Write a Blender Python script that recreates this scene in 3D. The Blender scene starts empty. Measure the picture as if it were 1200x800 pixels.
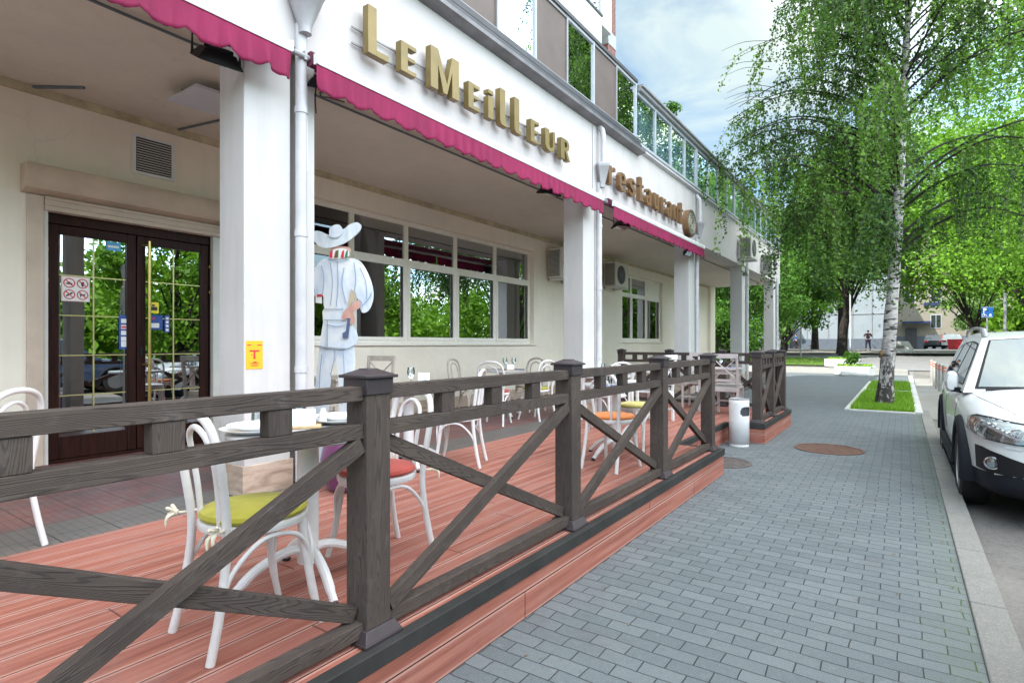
SUN_E=4.4; SKY_S=0.15; EXPO=1.02; CLOUD=(6.2,7.25,7.05,1); CB=3.0; CD=.46; WARM=(1.50,1.15,.97,1)
import bpy, bmesh, math, random
import numpy as np
from mathutils import Vector, Matrix
random.seed(7); np.random.seed(7)
SC=bpy.context.scene; COL=SC.collection
PI=math.pi
def R(a): return math.radians(a)

# ---------------------------------------------------------------- materials
class N:
    """small helper round a node tree"""
    def __init__(s,name):
        s.m=bpy.data.materials.new(name); s.m.use_nodes=True; s.t=s.m.node_tree
        s.b=s.t.nodes['Principled BSDF']; s.out=s.t.nodes['Material Output']
    def n(s,ty,**k):
        x=s.t.nodes.new(ty)
        for a,b in k.items(): setattr(x,a,b)
        return x
    def l(s,a,b): s.t.links.new(a,b)
    def coord(s,kind='Object',scale=(1,1,1),rot=(0,0,0),loc=(0,0,0)):
        tc=s.n('ShaderNodeTexCoord'); mp=s.n('ShaderNodeMapping')
        mp.inputs['Scale'].default_value=scale; mp.inputs['Rotation'].default_value=rot; mp.inputs['Location'].default_value=loc
        s.l(tc.outputs[kind],mp.inputs['Vector']); return mp.outputs['Vector']
    def noise(s,vec,scale=5,detail=4,rough=.55,dist=0):
        x=s.n('ShaderNodeTexNoise'); x.inputs['Scale'].default_value=scale; x.inputs['Detail'].default_value=detail
        x.inputs['Roughness'].default_value=rough; x.inputs['Distortion'].default_value=dist
        if vec is not None: s.l(vec,x.inputs['Vector'])
        return x.outputs['Fac']
    def math(s,op,a,b=None,clamp=False):
        x=s.n('ShaderNodeMath',operation=op); x.use_clamp=clamp
        for i,v in enumerate((a,b)):
            if v is None: continue
            if isinstance(v,(int,float)): x.inputs[i].default_value=v
            else: s.l(v,x.inputs[i])
        return x.outputs[0]
    def ramp(s,fac,stops):
        x=s.n('ShaderNodeValToRGB'); e=x.color_ramp.elements
        while len(e)<len(stops): e.new(.5)
        for i,(p,c) in enumerate(stops):
            e[i].position=p; e[i].color=(c[0],c[1],c[2],1) if not isinstance(c,(int,float)) else (c,c,c,1)
        s.l(fac,x.inputs['Fac']); return x.outputs['Color']
    def mix(s,fac,a,b,mode='MIX'):
        x=s.n('ShaderNodeMix',data_type='RGBA',blend_type=mode)
        if isinstance(fac,(int,float)): x.inputs[0].default_value=fac
        else: s.l(fac,x.inputs[0])
        for i,v in ((6,a),(7,b)):
            if isinstance(v,(tuple,list)): x.inputs[i].default_value=(v[0],v[1],v[2],1)
            else: s.l(v,x.inputs[i])
        return x.outputs[2]
    def bump(s,h,strength=.3,dist=.01):
        x=s.n('ShaderNodeBump'); x.inputs['Strength'].default_value=strength; x.inputs['Distance'].default_value=dist
        s.l(h,x.inputs['Height']); s.l(x.outputs[0],s.b.inputs['Normal'])
    def sep(s,vec):
        x=s.n('ShaderNodeSeparateXYZ'); s.l(vec,x.inputs[0]); return x.outputs
    def comb(s,a,b,c):
        x=s.n('ShaderNodeCombineXYZ')
        for i,v in enumerate((a,b,c)):
            if isinstance(v,(int,float)): x.inputs[i].default_value=v
            else: s.l(v,x.inputs[i])
        return x.outputs[0]
    def base(s,c):
        if isinstance(c,(tuple,list)): s.b.inputs['Base Color'].default_value=(c[0],c[1],c[2],1)
        else: s.l(c,s.b.inputs['Base Color'])
    def set(s,**k):
        for a,v in k.items():
            s.b.inputs[{'rough':'Roughness','metal':'Metallic','spec':'Specular IOR Level','coat':'Coat Weight','trans':'Transmission Weight','sheen':'Sheen Weight'}[a]].default_value=v
def mul(c,f): return tuple(min(1,x*f) for x in c)
MATS={}
def M(name,col,rough=.6,metal=0,var=.12,vs=3,bump=.0,bs=60,**k):
    if name in MATS: return MATS[name]
    s=N(name); s.set(rough=rough,metal=metal,**k)
    if var:
        v=s.coord(); f=s.ramp(s.noise(v,vs,5,.6),[(.3,mul(col,1-var)),(.7,mul(col,1+var))]); s.base(f)
        if bump: s.bump(s.noise(v,bs,4),bump,.004)
    else: s.base(col)
    MATS[name]=s.m; return s.m

def plaster(name,col,stain=.25):
    s=N(name); v=s.coord(); big=s.noise(v,.7,6,.65); fine=s.noise(v,9,5,.6)
    vst=s.coord(scale=(3.5,3.5,.35)); st=s.ramp(s.noise(vst,1.6,5,.6),[(.5,0),(.75,1)])
    c=s.ramp(big,[(.3,mul(col,.9)),(.7,mul(col,1.05))]); c=s.mix(s.math('MULTIPLY',st,stain),c,mul(col,.62))
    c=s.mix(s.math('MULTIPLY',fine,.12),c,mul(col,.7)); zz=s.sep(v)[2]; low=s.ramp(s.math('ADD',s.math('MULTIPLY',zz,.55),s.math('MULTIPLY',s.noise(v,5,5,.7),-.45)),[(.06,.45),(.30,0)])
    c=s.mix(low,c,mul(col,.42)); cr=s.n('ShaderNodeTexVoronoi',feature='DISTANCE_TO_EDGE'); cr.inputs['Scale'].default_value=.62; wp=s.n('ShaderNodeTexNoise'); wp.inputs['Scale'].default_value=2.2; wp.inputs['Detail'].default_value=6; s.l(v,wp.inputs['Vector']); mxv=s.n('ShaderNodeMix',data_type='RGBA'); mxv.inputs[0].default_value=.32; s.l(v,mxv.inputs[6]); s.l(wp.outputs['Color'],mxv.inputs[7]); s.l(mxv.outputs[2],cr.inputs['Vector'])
    ck=s.ramp(cr.outputs['Distance'],[(.0,.16),(.003,0)]); c=s.mix(s.math('MULTIPLY',ck,s.ramp(s.noise(v,.9,3),[(.5,0),(.58,1)])),c,mul(col,.4))
    s.base(c); s.set(rough=.85)
    s.bump(s.noise(v,120,3),.25,.003); return s.m
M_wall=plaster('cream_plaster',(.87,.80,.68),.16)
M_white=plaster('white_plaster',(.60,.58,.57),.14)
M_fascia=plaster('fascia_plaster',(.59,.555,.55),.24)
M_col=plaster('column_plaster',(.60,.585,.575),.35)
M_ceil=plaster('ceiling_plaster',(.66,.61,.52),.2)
M_tower=plaster('tower_plaster',(.70,.72,.70),.2)

def grain():
    s=N('dark_composite_wood'); uv=s.coord('UV')
    x,y,z=s.sep(uv)
    n=s.noise(s.comb(s.math('MULTIPLY',x,1.0),s.math('MULTIPLY',y,15),z),1,1.5,.4,.15)
    f=s.math('FRACT',s.math('MULTIPLY',n,34))
    tri=s.math('ABSOLUTE',s.math('SUBTRACT',f,.5))
    line=s.ramp(tri,[(.0,0),(.10,.2),(.22,1)])
    fib=s.noise(s.comb(s.math('MULTIPLY',x,9),s.math('MULTIPLY',y,260),z),1,3)
    patch=s.noise(s.coord(),2.2,4)
    c=s.ramp(patch,[(.3,(.044,.032,.027)),(.7,(.086,.065,.052))])
    c=s.mix(s.math('MULTIPLY',s.math('SUBTRACT',1,line),.62),c,(.014,.011,.012))
    c=s.mix(s.math('MULTIPLY',fib,.34),c,(.135,.12,.115))
    dust=s.ramp(s.noise(s.coord(),14,5,.7),[(.56,0),(.75,.22)]); c=s.mix(dust,c,(.20,.19,.19))
    s.base(c); s.set(rough=.72,spec=.18)
    s.bump(s.math('ADD',s.math('MULTIPLY',line,.7),s.math('MULTIPLY',fib,.5)),.55,.003); return s.m
M_grain=grain()
M_cap=M('dark_plastic_cap',(.036,.026,.030),.5,var=.15,vs=12,bump=.15,bs=90)

def decking(name,axis,along,w=.142):
    """composite boards: axis = coordinate across the boards, along = lengthwise"""
    s=N(name); v=s.coord(); c3=s.sep(v); a=c3[axis]; b=c3[along]
    t=s.math('DIVIDE',a,w); fr=s.math('FRACT',t); ident=s.math('FLOOR',t)
    wn=s.n('ShaderNodeTexWhiteNoise',noise_dimensions='1D'); s.l(ident,wn.inputs['W'])
    st=s.noise(s.comb(s.math('MULTIPLY',a,26),s.math('MULTIPLY',b,.9),ident),1,5,.6)
    st2=s.noise(s.comb(s.math('MULTIPLY',a,7),s.math('MULTIPLY',b,.5),ident),1,3,.5)
    c=s.ramp(st,[(.26,(.15,.045,.031)),(.50,(.305,.110,.078)),(.78,(.45,.215,.16))])
    c=s.mix(s.math('MULTIPLY',wn.outputs['Value'],.3),c,(.46,.19,.155))
    c=s.mix(s.ramp(st2,[(.45,0),(.8,.45)]),c,(.25,.10,.09))
    d=s.math('ABSOLUTE',s.math('SUBTRACT',fr,.5))          # 0 centre, .5 edge
    edge=s.ramp(d,[(.37,0),(.44,.5),(.475,.5),(.478,0)])
    c=s.mix(edge,c,(.60,.37,.31))
    gap=s.ramp(d,[(.474,0),(.482,1)]); 
    # butt joints, staggered
    j=s.math('FRACT',s.math('ADD',s.math('DIVIDE',b,2.9),s.math('MULTIPLY',wn.outputs['Value'],3.7)))
    jg=s.ramp(j,[(0,1),(.0014,1),(.0016,0)])
    g=s.math('MAXIMUM',gap,jg)
    c=s.mix(g,c,(.035,.012,.012)); dirt=s.ramp(s.noise(v,3,6,.7),[(.5,0),(.8,.35)]); c=s.mix(dirt,c,(.30,.22,.20))
    s.base(c); s.set(rough=.7,spec=.25)
    rib=s.math('SINE',s.math('MULTIPLY',a,2*PI/.0071))
    h=s.math('SUBTRACT',s.math('MULTIPLY',rib,.22),s.math('MULTIPLY',g,2.5)); s.bump(h,.5,.003); return s.m
M_deck=decking('salmon_decking',0,1)
M_skirt=decking('salmon_skirting_board',2,1,.1401)
M_skirt2=decking('salmon_skirting_board_cross',2,0,.1401)
M_trimdark=M('dark_green_grey_trim',(.034,.034,.033),.6,var=.25,vs=5,spec=.2)

def pavers():
    s=N('grey_concrete_pavers'); v=s.coord()
    warp=s.n('ShaderNodeTexNoise'); warp.inputs['Scale'].default_value=3; s.l(v,warp.inputs['Vector'])
    wv=s.n('ShaderNodeVectorMath',operation='SCALE'); s.l(warp.outputs['Color'],wv.inputs[0]); wv.inputs['Scale'].default_value=.034
    ad=s.n('ShaderNodeVectorMath',operation='ADD'); s.l(v,ad.inputs[0]); s.l(wv.outputs[0],ad.inputs[1])
    br=s.n('ShaderNodeTexBrick'); s.l(ad.outputs[0],br.inputs['Vector'])
    br.inputs['Scale'].default_value=1; br.inputs['Brick Width'].default_value=.188; br.inputs['Row Height'].default_value=.094
    br.inputs['Mortar Size'].default_value=.0040; br.inputs['Mortar Smooth'].default_value=.8; br.inputs['Bias'].default_value=0
    br.inputs['Color1'].default_value=(.0,.0,.0,1); br.inputs['Color2'].default_value=(1,1,1,1); br.inputs['Mortar'].default_value=(.5,.5,.5,1)
    tone=s.ramp(br.outputs['Color'],[(0,(.088,.106,.116)),(1,(.130,.150,.160))])
    big=s.noise(v,.55,5,.6); tone=s.mix(s.ramp(big,[(.35,0),(.7,.45)]),tone,(.145,.165,.175))
    grit=s.noise(v,160,3,.7); tone=s.mix(s.ramp(grit,[(.55,0),(.72,.55)]),tone,(.36,.38,.38))
    grit2=s.noise(v,70,3,.7); tone=s.mix(s.ramp(grit2,[(.25,.5),(.42,0)]),tone,(.10,.11,.12))
    spots=s.noise(v,11,5,.75); tone=s.mix(s.ramp(spots,[(.60,0),(.76,.5)]),tone,(.27,.29,.30))
    wear=s.noise(v,34,4,.8); tone=s.mix(s.ramp(wear,[(.56,0),(.70,.4)]),tone,(.20,.215,.22)); tone=s.mix(s.ramp(wear,[(.30,.45),(.44,0)]),tone,(.07,.08,.085))
    moss=s.noise(v,1.4,5,.7); mort=s.mix(s.ramp(moss,[(.56,0),(.68,.7)]),(.026,.031,.036),(.034,.044,.030))
    X_=s.sep(v)[0]; nearkerb=s.ramp(s.math('ADD',X_,s.math('MULTIPLY',s.noise(v,6,3),.5)),[(.30,0),(.50,1)]); mort=s.mix(nearkerb,mort,(.050,.095,.022))
    tone=s.mix(s.math('MULTIPLY',nearkerb,.15),tone,(.12,.16,.08)); stain=s.ramp(s.noise(s.coord(loc=(3,1,0)),.9,7,.75),[(.56,0),(.68,.35)]); tone=s.mix(stain,tone,(.085,.085,.085))
    c=s.mix(br.outputs['Fac'],tone,mort); s.base(c); s.set(rough=.8,spec=.4)
    h=s.math('ADD',s.math('MULTIPLY',br.outputs['Fac'],-1.2),s.math('ADD',s.math('MULTIPLY',grit,.18),s.math('MULTIPLY',s.noise(v,14,4),.6)))
    s.bump(h,.6,.008); return s.m
M_pave=pavers()

def asphalt(name,c0,c1,cr=(.03,.03,.03)):
    s=N(name); v=s.coord(); big=s.noise(v,.6,6,.65); g=s.noise(v,110,4,.75); p=s.noise(v,4,6,.7)
    md=s.noise(v,28,5,.8); c=s.ramp(s.math('ADD',s.math('MULTIPLY',big,.6),s.math('MULTIPLY',md,.4)),[(.38,c0),(.62,c1)]); c=s.mix(s.ramp(g,[(.5,0),(.75,.55)]),c,mul(c1,1.9)); c=s.mix(s.ramp(p,[(.55,0),(.7,.4)]),c,mul(c0,.5))
    s.base(c); s.set(rough=.9); s.bump(g,.5,.006); return s.m
M_asph=asphalt('worn_asphalt',(.085,.083,.082),(.20,.185,.17))
M_asph2=asphalt('light_asphalt',(.16,.16,.165),(.21,.21,.21))
M_conc=asphalt('pale_concrete_slabs',(.19,.185,.17),(.27,.26,.24))
M_kerb=asphalt('granite_kerb',(.15,.15,.142),(.225,.22,.205))
M_whitekerb=asphalt('whitewashed_kerb',(.44,.44,.43),(.58,.57,.55))
def soil():
    s=N('soil'); v=s.coord(); s.base(s.ramp(s.noise(v,7,6,.7),[(.3,(.035,.030,.018)),(.5,(.06,.09,.025)),(.75,(.09,.15,.035))])); s.set(rough=.95); s.bump(s.noise(v,40,4),.8,.02); return s.m
M_soil=soil()
def tiles():
    s=N('terrace_tiles'); v=s.coord()
    br=s.n('ShaderNodeTexBrick'); s.l(v,br.inputs['Vector']); br.offset=0
    br.inputs['Scale'].default_value=1; br.inputs['Brick Width'].default_value=.3; br.inputs['Row Height'].default_value=.3
    br.inputs['Mortar Size'].default_value=.004; br.inputs['Color1'].default_value=(0,0,0,1); br.inputs['Color2'].default_value=(1,1,1,1)
    b2=s.n('ShaderNodeTexBrick'); s.l(v,b2.inputs['Vector']); b2.inputs['Scale'].default_value=1
    b2.inputs['Brick Width'].default_value=.1; b2.inputs['Row Height'].default_value=.05; b2.inputs['Mortar Size'].default_value=.0035
    b2.inputs['Color1'].default_value=(0,0,0,1); b2.inputs['Color2'].default_value=(1,1,1,1)
    c=s.ramp(s.noise(v,2.6,5,.7),[(.30,(.085,.050,.050)),(.46,(.155,.055,.052)),(.64,(.215,.070,.058))])
    c=s.mix(s.math('MULTIPLY',b2.outputs['Color'],.35),c,(.16,.15,.15))
    x,y,z=s.sep(v); bord=s.ramp(s.math('ADD',s.math('MULTIPLY',x,.1),1),[(.548,0),(.552,1)])
    c=s.mix(s.math('MULTIPLY',bord,.75),c,(.11,.125,.115))
    c=s.mix(s.math('MULTIPLY',b2.outputs['Fac'],.55),c,(.055,.060,.060)); c=s.mix(br.outputs['Fac'],c,(.025,.025,.025)); s.base(c); s.set(rough=.5)
    s.bump(s.math('MULTIPLY',s.math('ADD',b2.outputs['Fac'],br.outputs['Fac']),-1),.6,.004); return s.m
M_tile=tiles()
def stone():
    s=N('beige_stone_cladding'); v=s.coord(scale=(1,1,5)); n=s.noise(v,2,6,.65,1.5)
    s.base(s.ramp(n,[(.3,(.24,.17,.125)),(.5,(.42,.33,.26)),(.7,(.55,.45,.37))])); s.set(rough=.5); s.bump(n,.1,.004); return s.m
M_stone=stone()
M_metw=M('white_painted_metal',(.74,.745,.75),.35,var=.06,vs=6)
def chairpaint():
    s=N('white_painted_bentwood'); v=s.coord(); c=s.ramp(s.noise(v,9,5,.6),[(.3,(.60,.58,.57)),(.7,(.72,.71,.71))]); chip=s.ramp(s.noise(v,42,4,.75),[(.68,0),(.71,1)]); c=s.mix(chip,c,(.34,.26,.20)); s.base(c); s.set(rough=.4); return s.m
M_chair=chairpaint()
M_chairb=M('limed_beige_wood',(.52,.46,.41),.55,var=.15,vs=14)
M_brass=M('brass',(.62,.45,.16),.28,1,var=.08)
M_gold=M('bronze_gold_lettering',(.21,.155,.058),.40,.35,var=.15,vs=4)
M_goldf=M('brown_gold_lettering',(.19,.105,.048),.45,.2,var=.15,vs=4)
M_grey=M('grey_metal',(.30,.30,.31),.45,.3,var=.12,vs=4)
M_dgrey=M('dark_grey_metal',(.07,.07,.08),.5,.2,var=.15,vs=4)
M_pipe=M('pale_painted_pipe',(.52,.52,.54),.45,var=.14,vs=3)
M_black=M('black_metal',(.012,.012,.014),.5,var=.1,spec=.25)
M_rubber=M('tyre_rubber',(.012,.012,.012),.85,var=.2,vs=20,bump=.2,bs=80)
M_frame=M('cream_window_frame',(.84,.80,.73),.45,var=.06,vs=5)
M_framew=M('white_window_frame',(.40,.43,.46),.45,var=.08,vs=5)
M_beige=M('beige_shutter_metal',(.56,.45,.36),.5,var=.12,vs=3)
def doorwood():
    s=N('dark_mahogany'); v=s.coord(scale=(20,20,1.2)); n=s.noise(v,2,4,.6,.6)
    s.base(s.ramp(n,[(.3,(.012,.004,.003)),(.7,(.040,.012,.008))])); s.set(rough=.45,spec=.15); return s.m
M_door=doorwood()
def brick():
    s=N('red_brick'); v=s.coord(rot=(PI/2,0,0)); 
    br=s.n('ShaderNodeTexBrick'); s.l(s.coord(rot=(0,PI/2,0)),br.inputs['Vector']); br.inputs['Scale'].default_value=4
    br.inputs['Color1'].default_value=(.16,.05,.045,1); br.inputs['Color2'].default_value=(.24,.07,.055,1); br.inputs['Mortar'].default_value=(.3,.28,.26,1)
    s.l(br.outputs['Color'],s.b.inputs['Base Color']); s.set(rough=.8); return s.m
M_brick=brick()
def cloth(name,col,rough=.8,sheen=.15,vs=6):
    s=N(name); v=s.coord(); 
    s.base(s.ramp(s.noise(v,vs,5,.6),[(.3,mul(col,.78)),(.7,mul(col,1.2))])); s.set(rough=rough,sheen=sheen); s.bump(s.noise(v,220,2),.3,.002); return s.m
M_awn=cloth('magenta_awning_fabric',(.225,.006,.058),sheen=0,vs=1.6)
M_awnd=cloth('dark_wine_fabric',(.13,.01,.04))
M_green=cloth('lime_cushion_fabric',(.34,.31,.022)); M_red=cloth('red_cushion_fabric',(.40,.055,.040))
M_orange=cloth('orange_cushion_fabric',(.66,.21,.05)); M_yel=cloth('pale_yellow_cushion_fabric',(.66,.60,.20))
M_creamc=cloth('cream_cotton',(.72,.66,.52)); M_purple=cloth('purple_satin',(.11,.02,.085),.45); M_blue=cloth('blue_napkin_paper',(.045,.11,.42))
M_napk=cloth('white_napkin_paper',(.82,.82,.82)); M_greycu=cloth('grey_cushion_fabric',(.33,.32,.30))
M_porc=M('white_porcelain',(.82,.82,.82),.12,var=0); M_top=M('grey_white_table_top',(.42,.42,.42),.3,var=.1,vs=6)
M_darktop=M('dark_table_top',(.08,.075,.08),.35,var=.1)

def glass(name,tint,refl,rough=.0,fm=1.3):
    """architectural pane: part mirror, part see-through"""
    s=N(name); s.t.nodes.remove(s.b)
    gl=s.n('ShaderNodeBsdfGlossy'); gl.inputs['Roughness'].default_value=rough; gl.inputs['Color'].default_value=(.93,.97,1,1)
    tr=s.n('ShaderNodeBsdfTransparent'); tr.inputs['Color'].default_value=(*tint,1)
    fr=s.n('ShaderNodeFresnel'); fr.inputs['IOR'].default_value=1.5
    f=s.math('ADD',s.math('MULTIPLY',fr.outputs[0],fm),refl,True)
    nb=s.n('ShaderNodeBump'); nb.inputs['Strength'].default_value=.04; nb.inputs['Distance'].default_value=.02
    s.l(s.noise(s.coord(),1.6,2),nb.inputs['Height']); s.l(nb.outputs[0],gl.inputs['Normal'])
    mx=s.n('ShaderNodeMixShader'); s.l(f,mx.inputs[0]); s.l(tr.outputs[0],mx.inputs[1]); s.l(gl.outputs[0],mx.inputs[2]); s.l(mx.outputs[0],s.out.inputs['Surface']); return s.m
M_glass=glass('window_glass',(.30,.32,.33),.03,fm=.45)
M_doorglass=glass('door_glass',(.25,.27,.28),.42)
M_upglass=glass('balcony_glass',(.50,.54,.56),.20,fm=.7)
M_upglass2=glass('curtained_balcony_glass',(.78,.86,.90),.10,fm=.45)
M_wine=glass('table_glass',(.95,.965,.97),.13)
M_carglass=glass('car_glass',(.22,.26,.26),.38)
M_lens=glass('lamp_lens',(.75,.78,.80),.15)
def foliage(name,c0,c1,trans=.35):
    s=N(name); at=s.n('ShaderNodeAttribute',attribute_name='tone')
    c=s.ramp(at.outputs['Fac'],[(0,c0),(1,c1)]); s.base(c); s.set(rough=.55,spec=.3)
    tl=s.n('ShaderNodeBsdfTranslucent'); tc=s.mix(1.0,c,(1.0,1.15,.45),'MULTIPLY'); s.l(tc,tl.inputs['Color'])
    mx=s.n('ShaderNodeMixShader'); mx.inputs[0].default_value=trans; s.l(s.b.outputs[0],mx.inputs[1]); s.l(tl.outputs[0],mx.inputs[2]); s.l(mx.outputs[0],s.out.inputs['Surface']); return s.m
M_birch=foliage('birch_leaves',(.008,.042,.016),(.19,.34,.050),.30)
M_lime=foliage('linden_leaves',(.025,.10,.008),(.22,.42,.035))
M_maple=foliage('maple_leaves',(.014,.055,.008),(.095,.22,.025))
M_pale=foliage('pale_willow_leaves',(.10,.20,.06),(.24,.36,.13))
M_grass=foliage('grass_blades',(.07,.20,.010),(.34,.56,.06),.3)
def birchbark():
    s=N('birch_bark'); v=s.coord(); x,y,z=s.sep(v)
    n=s.noise(s.coord(scale=(2.2,2.2,9)),1.5,4,.6,.4); band=s.ramp(n,[(.54,0),(.60,1)])
    fine=s.ramp(s.noise(s.coord(scale=(5,5,42)),1.4,3,.6),[(.58,0),(.66,1)])
    low=s.ramp(s.math('MULTIPLY',z,.33),[(.05,.10),(.5,0)])
    rough=s.ramp(s.math('ADD',s.noise(s.coord(scale=(6,6,2.5)),2.2,5,.7),low),[(.49,0),(.58,1)])
    sel=s.ramp(s.math('MULTIPLY',z,.33),[(.30,1),(.5,0)])
    dark=s.math('MAXIMUM',s.math('MAXIMUM',band,s.math('MULTIPLY',fine,.8)),s.math('MULTIPLY',rough,sel))
    c=s.mix(dark,s.ramp(s.noise(v,6,4),[(.3,(.42,.39,.38)),(.7,(.66,.62,.60))]),(.045,.038,.036)); s.base(c); s.set(rough=.75); s.bump(s.math('MULTIPLY',dark,-1),.7,.02); return s.m
M_birchbark=birchbark()
M_bark=M('dark_bark',(.028,.021,.018),.9,var=.4,vs=9,bump=.8,bs=18)
M_twig=M('thin_twigs',(.045,.030,.026),.8,var=.2)
M_paint=M('white_car_paint',(.70,.71,.72),.35,var=0,coat=.5)
M_plastic=M('dark_blue_grey_plastic',(.012,.014,.020),.6,var=.1,spec=.2)
M_chrome=M('chrome',(.75,.75,.76),.12,1,var=0)
M_alloy=M('alloy_wheel',(.30,.30,.31),.3,.8,var=0)
M_amber=M('amber_lens',(.60,.13,.03),.2,var=0)
M_redp=M('red_plastic',(.55,.03,.05),.4,var=.1)
M_skin=M('skin',(.50,.27,.20),.6,var=.05)
M_navy=cloth('navy_cloth',(.02,.028,.07)); M_light=cloth('pale_cloth',(.55,.55,.56)); M_teal=cloth('blue_cloth',(.03,.10,.25)); M_hair=M('dark_hair',(.02,.014,.01),.7,var=.1)

# ---------------------------------------------------------------- mesh builder
class MB:
    def __init__(s): s.v=[]; s.f=[]; s.uv=[]; s.m=[]; s.sm=[]
    def add(s,vs,fs,uvs=None,m=0,sm=False):
        o=len(s.v); s.v+= [tuple(p) for p in vs]
        for i,f in enumerate(fs):
            s.f.append([o+k for k in f]); s.m.append(m); s.sm.append(sm)
            s.uv.append(uvs[i] if uvs else [(vs[k][0]+vs[k][1],vs[k][2]) for k in f])
        return s
    def board(s,A,B,w,h,up=(0,0,1),m=0):
        """bar from A to B, w = thickness across, h = thickness along 'up'"""
        A=Vector(A);B=Vector(B);t=(B-A); L=t.length; t.normalize(); up=Vector(up); n=t.cross(up).normalized(); b=n.cross(t).normalized()
        c=[]
        for P in (A,B):
            for a,d in ((-1,-1),(1,-1),(1,1),(-1,1)): c.append(P+n*(a*w/2)+b*(d*h/2))
        ou=random.uniform(0,40); ov=random.uniform(0,40)
        fs=[(0,3,2,1),(4,5,6,7)]; uv=[[(ou,ov+w*a) for a in (0,0,1,1)]]*2; acc=0
        uv=[[(ou+.0,ov),(ou,ov+h),(ou+w*.1,ov+h),(ou+w*.1,ov)]]*2
        for i,(p,q,d) in enumerate(((0,1,w),(1,2,h),(2,3,w),(3,0,h))):
            fs.append((p,q,q+4,p+4)); uv.append([(ou,ov+acc),(ou,ov+acc+d),(ou+L,ov+acc+d),(ou+L,ov+acc)]); acc+=d+.31
        return s.add(c,fs,uv,m)
    def box(s,x0,x1,y0,y1,z0,z1,m=0):
        dx,dy,dz=x1-x0,y1-y0,z1-z0; cx,cy,cz=(x0+x1)/2,(y0+y1)/2,(z0+z1)/2
        k=max(dx,dy,dz)
        if k==dy: return s.board((cx,y0,cz),(cx,y1,cz),dx,dz,(0,0,1),m)
        if k==dx: return s.board((x0,cy,cz),(x1,cy,cz),dy,dz,(0,0,1),m)
        return s.board((cx,cy,z0),(cx,cy,z1),dx,dy,(0,1,0),m)
    def tube(s,pts,r,n=10,m=0,cap=True,closed=False):
        pts=[Vector(p) for p in pts]; K=len(pts); rs=r if isinstance(r,(list,tuple)) else [r]*K
        t0=(pts[1]-pts[0]).normalized(); a=Vector((0,0,1)) if abs(t0.z)<.9 else Vector((1,0,0)); u=t0.cross(a).normalized()
        vs=[]; 
        for i,p in enumerate(pts):
            if closed: t=(pts[(i+1)%K]-pts[i-1]).normalized()
            else: t=(pts[min(i+1,K-1)]-pts[max(i-1,0)]).normalized()
            u=(u-t*u.dot(t)); u=u.normalized() if u.length>1e-6 else t.orthogonal().normalized(); w=t.cross(u)
            for k in range(n):
                g=2*PI*k/n; vs.append(p+(u*math.cos(g)+w*math.sin(g))*rs[i])
        fs=[]
        for i in range(K if closed else K-1):
            j=(i+1)%K
            for k in range(n): fs.append((i*n+k,i*n+(k+1)%n,j*n+(k+1)%n,j*n+k))
        if cap and not closed: fs.append(tuple(range(n-1,-1,-1))); fs.append(tuple((K-1)*n+k for k in range(n)))
        return s.add(vs,fs,None,m,True)
    def lathe(s,prof,c=(0,0,0),n=24,m=0,axis='z',cap=True):
        vs=[];fs=[]
        for r,z in prof:
            for k in range(n):
                g=2*PI*k/n; p=(r*math.cos(g),r*math.sin(g),z)
                if axis=='x': p=(p[2],p[0],p[1])
                if axis=='y': p=(p[0],p[2],p[1])
                vs.append((c[0]+p[0],c[1]+p[1],c[2]+p[2]))
        for i in range(len(prof)-1):
            for k in range(n):
                q=(i*n+k,i*n+(k+1)%n,(i+1)*n+(k+1)%n,(i+1)*n+k); fs.append(q if axis!='y' else q[::-1])
        if cap:
            if prof[0][0]>1e-4: fs.append(tuple(range(n-1,-1,-1)))
            if prof[-1][0]>1e-4: fs.append(tuple((len(prof)-1)*n+k for k in range(n)))
        return s.add(vs,fs,None,m,True)
    def prism(s,poly,O,ex,ey,d,m=0):
        """2-D outline in the plane (ex,ey) at O, thickened by d along ex x ey"""
        O=Vector(O);ex=Vector(ex);ey=Vector(ey);ez=ex.cross(ey)*d
        area=sum(poly[i][0]*poly[(i+1)%len(poly)][1]-poly[(i+1)%len(poly)][0]*poly[i][1] for i in range(len(poly)))
        if area<0: poly=poly[::-1]
        n=len(poly); a=[O+ex*p[0]+ey*p[1] for p in poly]; vs=a+[p+ez for p in a]
        fs=[tuple(range(n-1,-1,-1)),tuple(range(n,2*n))]+[(i,(i+1)%n,n+(i+1)%n,n+i) for i in range(n)]
        if d<0: fs=[f[::-1] for f in fs]
        return s.add(vs,fs,None,m)
    def quad(s,a,b,c,d,m=0,sm=False): return s.add([a,b,c,d],[(0,1,2,3)],None,m,sm)
    def build(s,name,mats,parent=None,world=True,bevel=0,smooth=35,sub=0):
        me=bpy.data.meshes.new(name); me.from_pydata(s.v,[],s.f)
        uvl=me.uv_layers.new(name='UVMap'); uvl.data.foreach_set('uv',[c for f in s.uv for p in f for c in p])
        if not isinstance(mats,(list,tuple)): mats=[mats]
        for x in mats: me.materials.append(x)
        me.polygons.foreach_set('material_index',s.m); me.polygons.foreach_set('use_smooth',[bool(smooth)]*len(s.f)); me.update()
        if smooth: me.set_sharp_from_angle(angle=R(smooth))
        return link(name,me,parent,world,bevel,sub)
def link(name,me,parent=None,world=True,bevel=0,sub=0):
    o=bpy.data.objects.new(name,me); COL.objects.link(o)
    if parent:
        o.parent=parent
        if world:
            p=parent; L=Vector((0,0,0))
            while p: L+=p.location; p=p.parent
            o.location=-L
    if bevel:
        b=o.modifiers.new('bevel','BEVEL'); b.width=bevel; b.segments=2; b.limit_method='ANGLE'; b.angle_limit=R(40)
    if sub:
        b=o.modifiers.new('sub','SUBSURF'); b.levels=sub; b.render_levels=sub
    return o
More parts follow.
